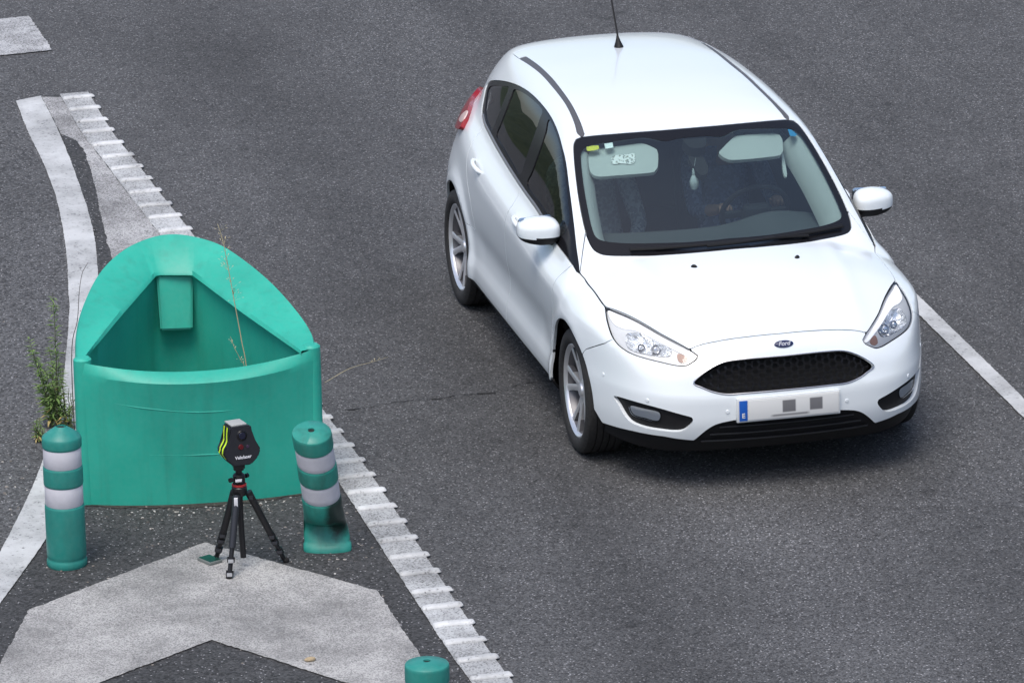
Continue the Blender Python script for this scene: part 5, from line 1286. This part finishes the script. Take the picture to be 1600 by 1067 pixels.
def weed(px, height, nst, spread, label, seed, leafL=.045, dens=80, lean=(0, 0), yellow=.25, cat='weed'):
    r_ = np.random.default_rng(seed); b = ground(px); w_ = empty('weed', (b[0], b[1], 0)); tag(w_, label, cat)
    V = []; F = []; VY = []; FY = []
    for i in range(nst):
        h = height*(1 if i == 0 else r_.uniform(.45, .95)); a = r_.uniform(0, 6.28); o = np.array([math.cos(a), math.sin(a), 0])*r_.uniform(.005, spread*.4); tipd = np.array([math.cos(a), math.sin(a), 0])*spread*r_.uniform(.2, 1.0)*(0.25 if i == 0 else 1)+np.array([lean[0], lean[1], 0])
        C = np.array([o+tipd*t**1.4+np.array([0, 0, h*t])+r_.normal(0, .003, 3) for t in np.linspace(0, 1, 9)]); C[0, 2] = -.01
        bm = bmesh.new(); b_tube(bm, C, list(np.linspace(.0045, .0012, 9)), 5); bm_obj('stem', bm, M_stem, w_)
        for k in range(int(dens*h/height)):
            t = r_.uniform(.08, 1.0); p = np.array([np.interp(t, np.linspace(0, 1, 9), C[:, j]) for j in range(3)]); aa = r_.uniform(0, 6.28); el = r_.uniform(.1, 1.0)
            L = leafL*r_.uniform(.6, 1.2)*(1.25-.75*t); dd = np.array([math.cos(aa)*math.cos(el), math.sin(aa)*math.cos(el), math.sin(el)])
            if t < .28 and r_.random() < yellow: leaf(VY, FY, p, dd, L*1.3, L*.22, 1.2, r_)
            else: leaf(V, F, p, dd, L, L*.17, .7, r_)
    mesh_obj('foliage', V, F, M_leaf, w_)
    if VY: mesh_obj('dry_leaves', VY, FY, M_leafy, w_)
    return w_
weed((90, 668), .74, 8, .10, 'tall feathery green weed growing against the green plastic marker', 3, .075, 150, (0, -.015))
weed((108, 672), .36, 6, .07, 'shorter dark weed squeezed between the taller weed and the marker', 5, .040, 90, (0, .01), .4)
weed((62, 690), .13, 5, .06, 'low yellowed tuft at the foot of the taller weed', 9, .04, 40, (0, 0), .8)
# thin dark seed stalk by the marker's edge
def at_x(px, x): d = pixel_ray(px); return CAM+d*((x-CAM[0])/d[0])
def stalk(name, pxs, x0, rad, m, label, buds=0, seed=1, cat='grass', drop=None, bl=.012, budrange=(.5, 1.), x1=None):
    r_ = np.random.default_rng(seed); x1 = x0 if x1 is None else x1; k = len(pxs)
    P = np.array([at_x(p, x0+(x1-x0)*i/(k-1)) for i, p in enumerate(pxs)])
    if drop is not None: P = np.vstack([[P[0][0], P[0][1], drop], P])
    C = catmull(P, .03); b = np.array([C[0][0], C[0][1], C[0][2]]); s = empty(name, tuple(b)); tag(s, label, cat)
    bm = bmesh.new(); b_tube(bm, C-b, list(np.linspace(rad, rad*.4, len(C))), 5); bm_obj('stem', bm, m, s)
    if buds:
        V = []; F = []
        for i in range(buds):
            t = r_.uniform(*budrange); p = C[int(t*(len(C)-1))]-b; aa = r_.uniform(0, 6.28); el = r_.uniform(.2, 1.1); d = np.array([math.cos(aa)*math.cos(el), math.sin(aa)*math.cos(el), math.sin(el)])
            L = bl*r_.uniform(.6, 2.2); leaf(V, F, p, d, L, .0022, 0, r_); leaf(V, F, p+d*L, d, bl*.8, .006, .4, r_)
        mesh_obj('seed_heads', V, F, m, s)
    return s
xin = BM[0]-.02
stalk('dry_grass', [(386, 588), (377, 530), (366, 470), (356, 415), (348, 375), (340, 350)], xin, .0042, M_straw, 'tall dry grass stalk rising out of the open green marker', 46, 2, drop=.06, bl=.022, budrange=(.72, 1.))
stalk('dry_grass', [(383, 588), (376, 562), (367, 545), (360, 526)], xin+.02, .0032, M_straw, 'short bent dry grass stalk inside the open green marker', 14, 4, drop=.06, bl=.012, budrange=(.6, 1.))
stalk('dry_grass', [(507, 598), (545.6, 576), (580, 566), (606, 558)], BR[0]-.15, .0016, M_straw, 'thin dry stalk reaching from the marker over the lane', 8, 5, bl=.012, budrange=(.7, 1.), x1=BR[0]-.55)
stalk('seed_stalk', [(112, 560), (121, 500), (124, 455), (129, 425), (137, 411)], BL[0]-.30, .0035, M_stemd, 'dark seed stalk standing behind the left edge of the marker', 12, 6, drop=.0, bl=.012, budrange=(.55, 1.))
# dirt gathered along the foot of the marker, darkened as contact shade
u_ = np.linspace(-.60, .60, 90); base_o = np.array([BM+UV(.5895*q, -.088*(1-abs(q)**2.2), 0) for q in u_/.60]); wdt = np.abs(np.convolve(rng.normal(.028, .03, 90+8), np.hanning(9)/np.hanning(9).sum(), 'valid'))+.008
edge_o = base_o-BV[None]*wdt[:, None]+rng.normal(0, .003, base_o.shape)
dirt_m = mat('road_dirt_and_shade', (.035, .032, .028), .95); LK(dirt_m, ramp(dirt_m, noise(dirt_m, world_co(dirt_m), 60, 5, .7), [(.35, (.018, .017, .015)), (.6, (.05, .046, .04)), (.8, (.16, .15, .13))]).outputs[0], bsdf(dirt_m).inputs['Base Color'])
dd_ = sheet('dirt', np.vstack([(base_o+BV*.05)[:, :2], edge_o[::-1, :2]]), .0075, dirt_m); dd_['kind'] = 'stuff'; dd_['label'] = 'dirt with painted contact shade along the foot of the green marker'; dd_['category'] = 'dirt'
# loose grit and stones
def pebbles(name, pts, sizes, m):
    bm = bmesh.new()
    for (x, y), s in zip(pts, sizes):
        r = bmesh.ops.create_icosphere(bm, subdivisions=1, radius=1.0)
        M = Matrix.Translation((x, y, s*.35)) @ Matrix.Rotation(rng.uniform(0, 6), 4, 'Z') @ Matrix.Diagonal((s*rng.uniform(.7, 1.3), s*rng.uniform(.6, 1.), s*.6, 1))
        bmesh.ops.transform(bm, matrix=M, verts=r['verts'])
    o = bm_obj(name, bm, m, None, False); o['kind'] = 'stuff'; o['label'] = 'loose grit and small stones scattered round the gore'; o['category'] = 'gravel'; return o
pts = []; sz = []
for c, n_, sp in (((.40, -2.75), 70, (.10, .35)), ((.75, -2.9), 70, (.30, .35)), ((-.15, -3.75), 60, (.35, .12)), ((2.1, -3.0), 60, (.6, .55)), ((.5, -2.25), 40, (.25, .07)), ((.33, -2.85), 110, (.05, .33)), ((1.15, -2.4), 40, (.12, .12)), ((1.0, -3.65), 40, (.14, .12)), ((-1.5, -3.35), 40, (.8, .06))):
    for _ in range(n_): pts.append((rng.normal(c[0], sp[0]), rng.normal(c[1], sp[1]))); sz.append(abs(rng.normal(.004, .0025))+.0025)
pts = np.array(pts); pts[:, 1] = np.minimum(pts[:, 1], -2.0)
mg = mat('grit', (.22, .20, .18), .9); vg = N(mg, 'ObjectInfo'); cg = voro(mg, world_co(mg), 40, 'Color'); sg_ = N(mg, 'SeparateColor'); LK(mg, cg, sg_.inputs[0]); LK(mg, ramp(mg, sg_.outputs[0], [(.1, (.06, .055, .05)), (.5, (.20, .18, .16)), (.9, (.48, .47, .45))]).outputs[0], bsdf(mg).inputs['Base Color'])
pebbles('grit', pts, sz, mg)
sp_ = ground((485, 1035)); bm = bmesh.new(); bmesh.ops.create_icosphere(bm, subdivisions=2, radius=.020)
for v in bm.verts: v.co = Vector((v.co.x*.8, v.co.y*1.3, v.co.z*.6))*(1+rng.normal(0, .08))
st_ = bm_obj('stone', bm, mat('beige_stone', (.38, .30, .19), .9), None, False); st_.location = (sp_[0], sp_[1], .018); tag(st_, 'small beige stone lying on the white chevron', 'stone')
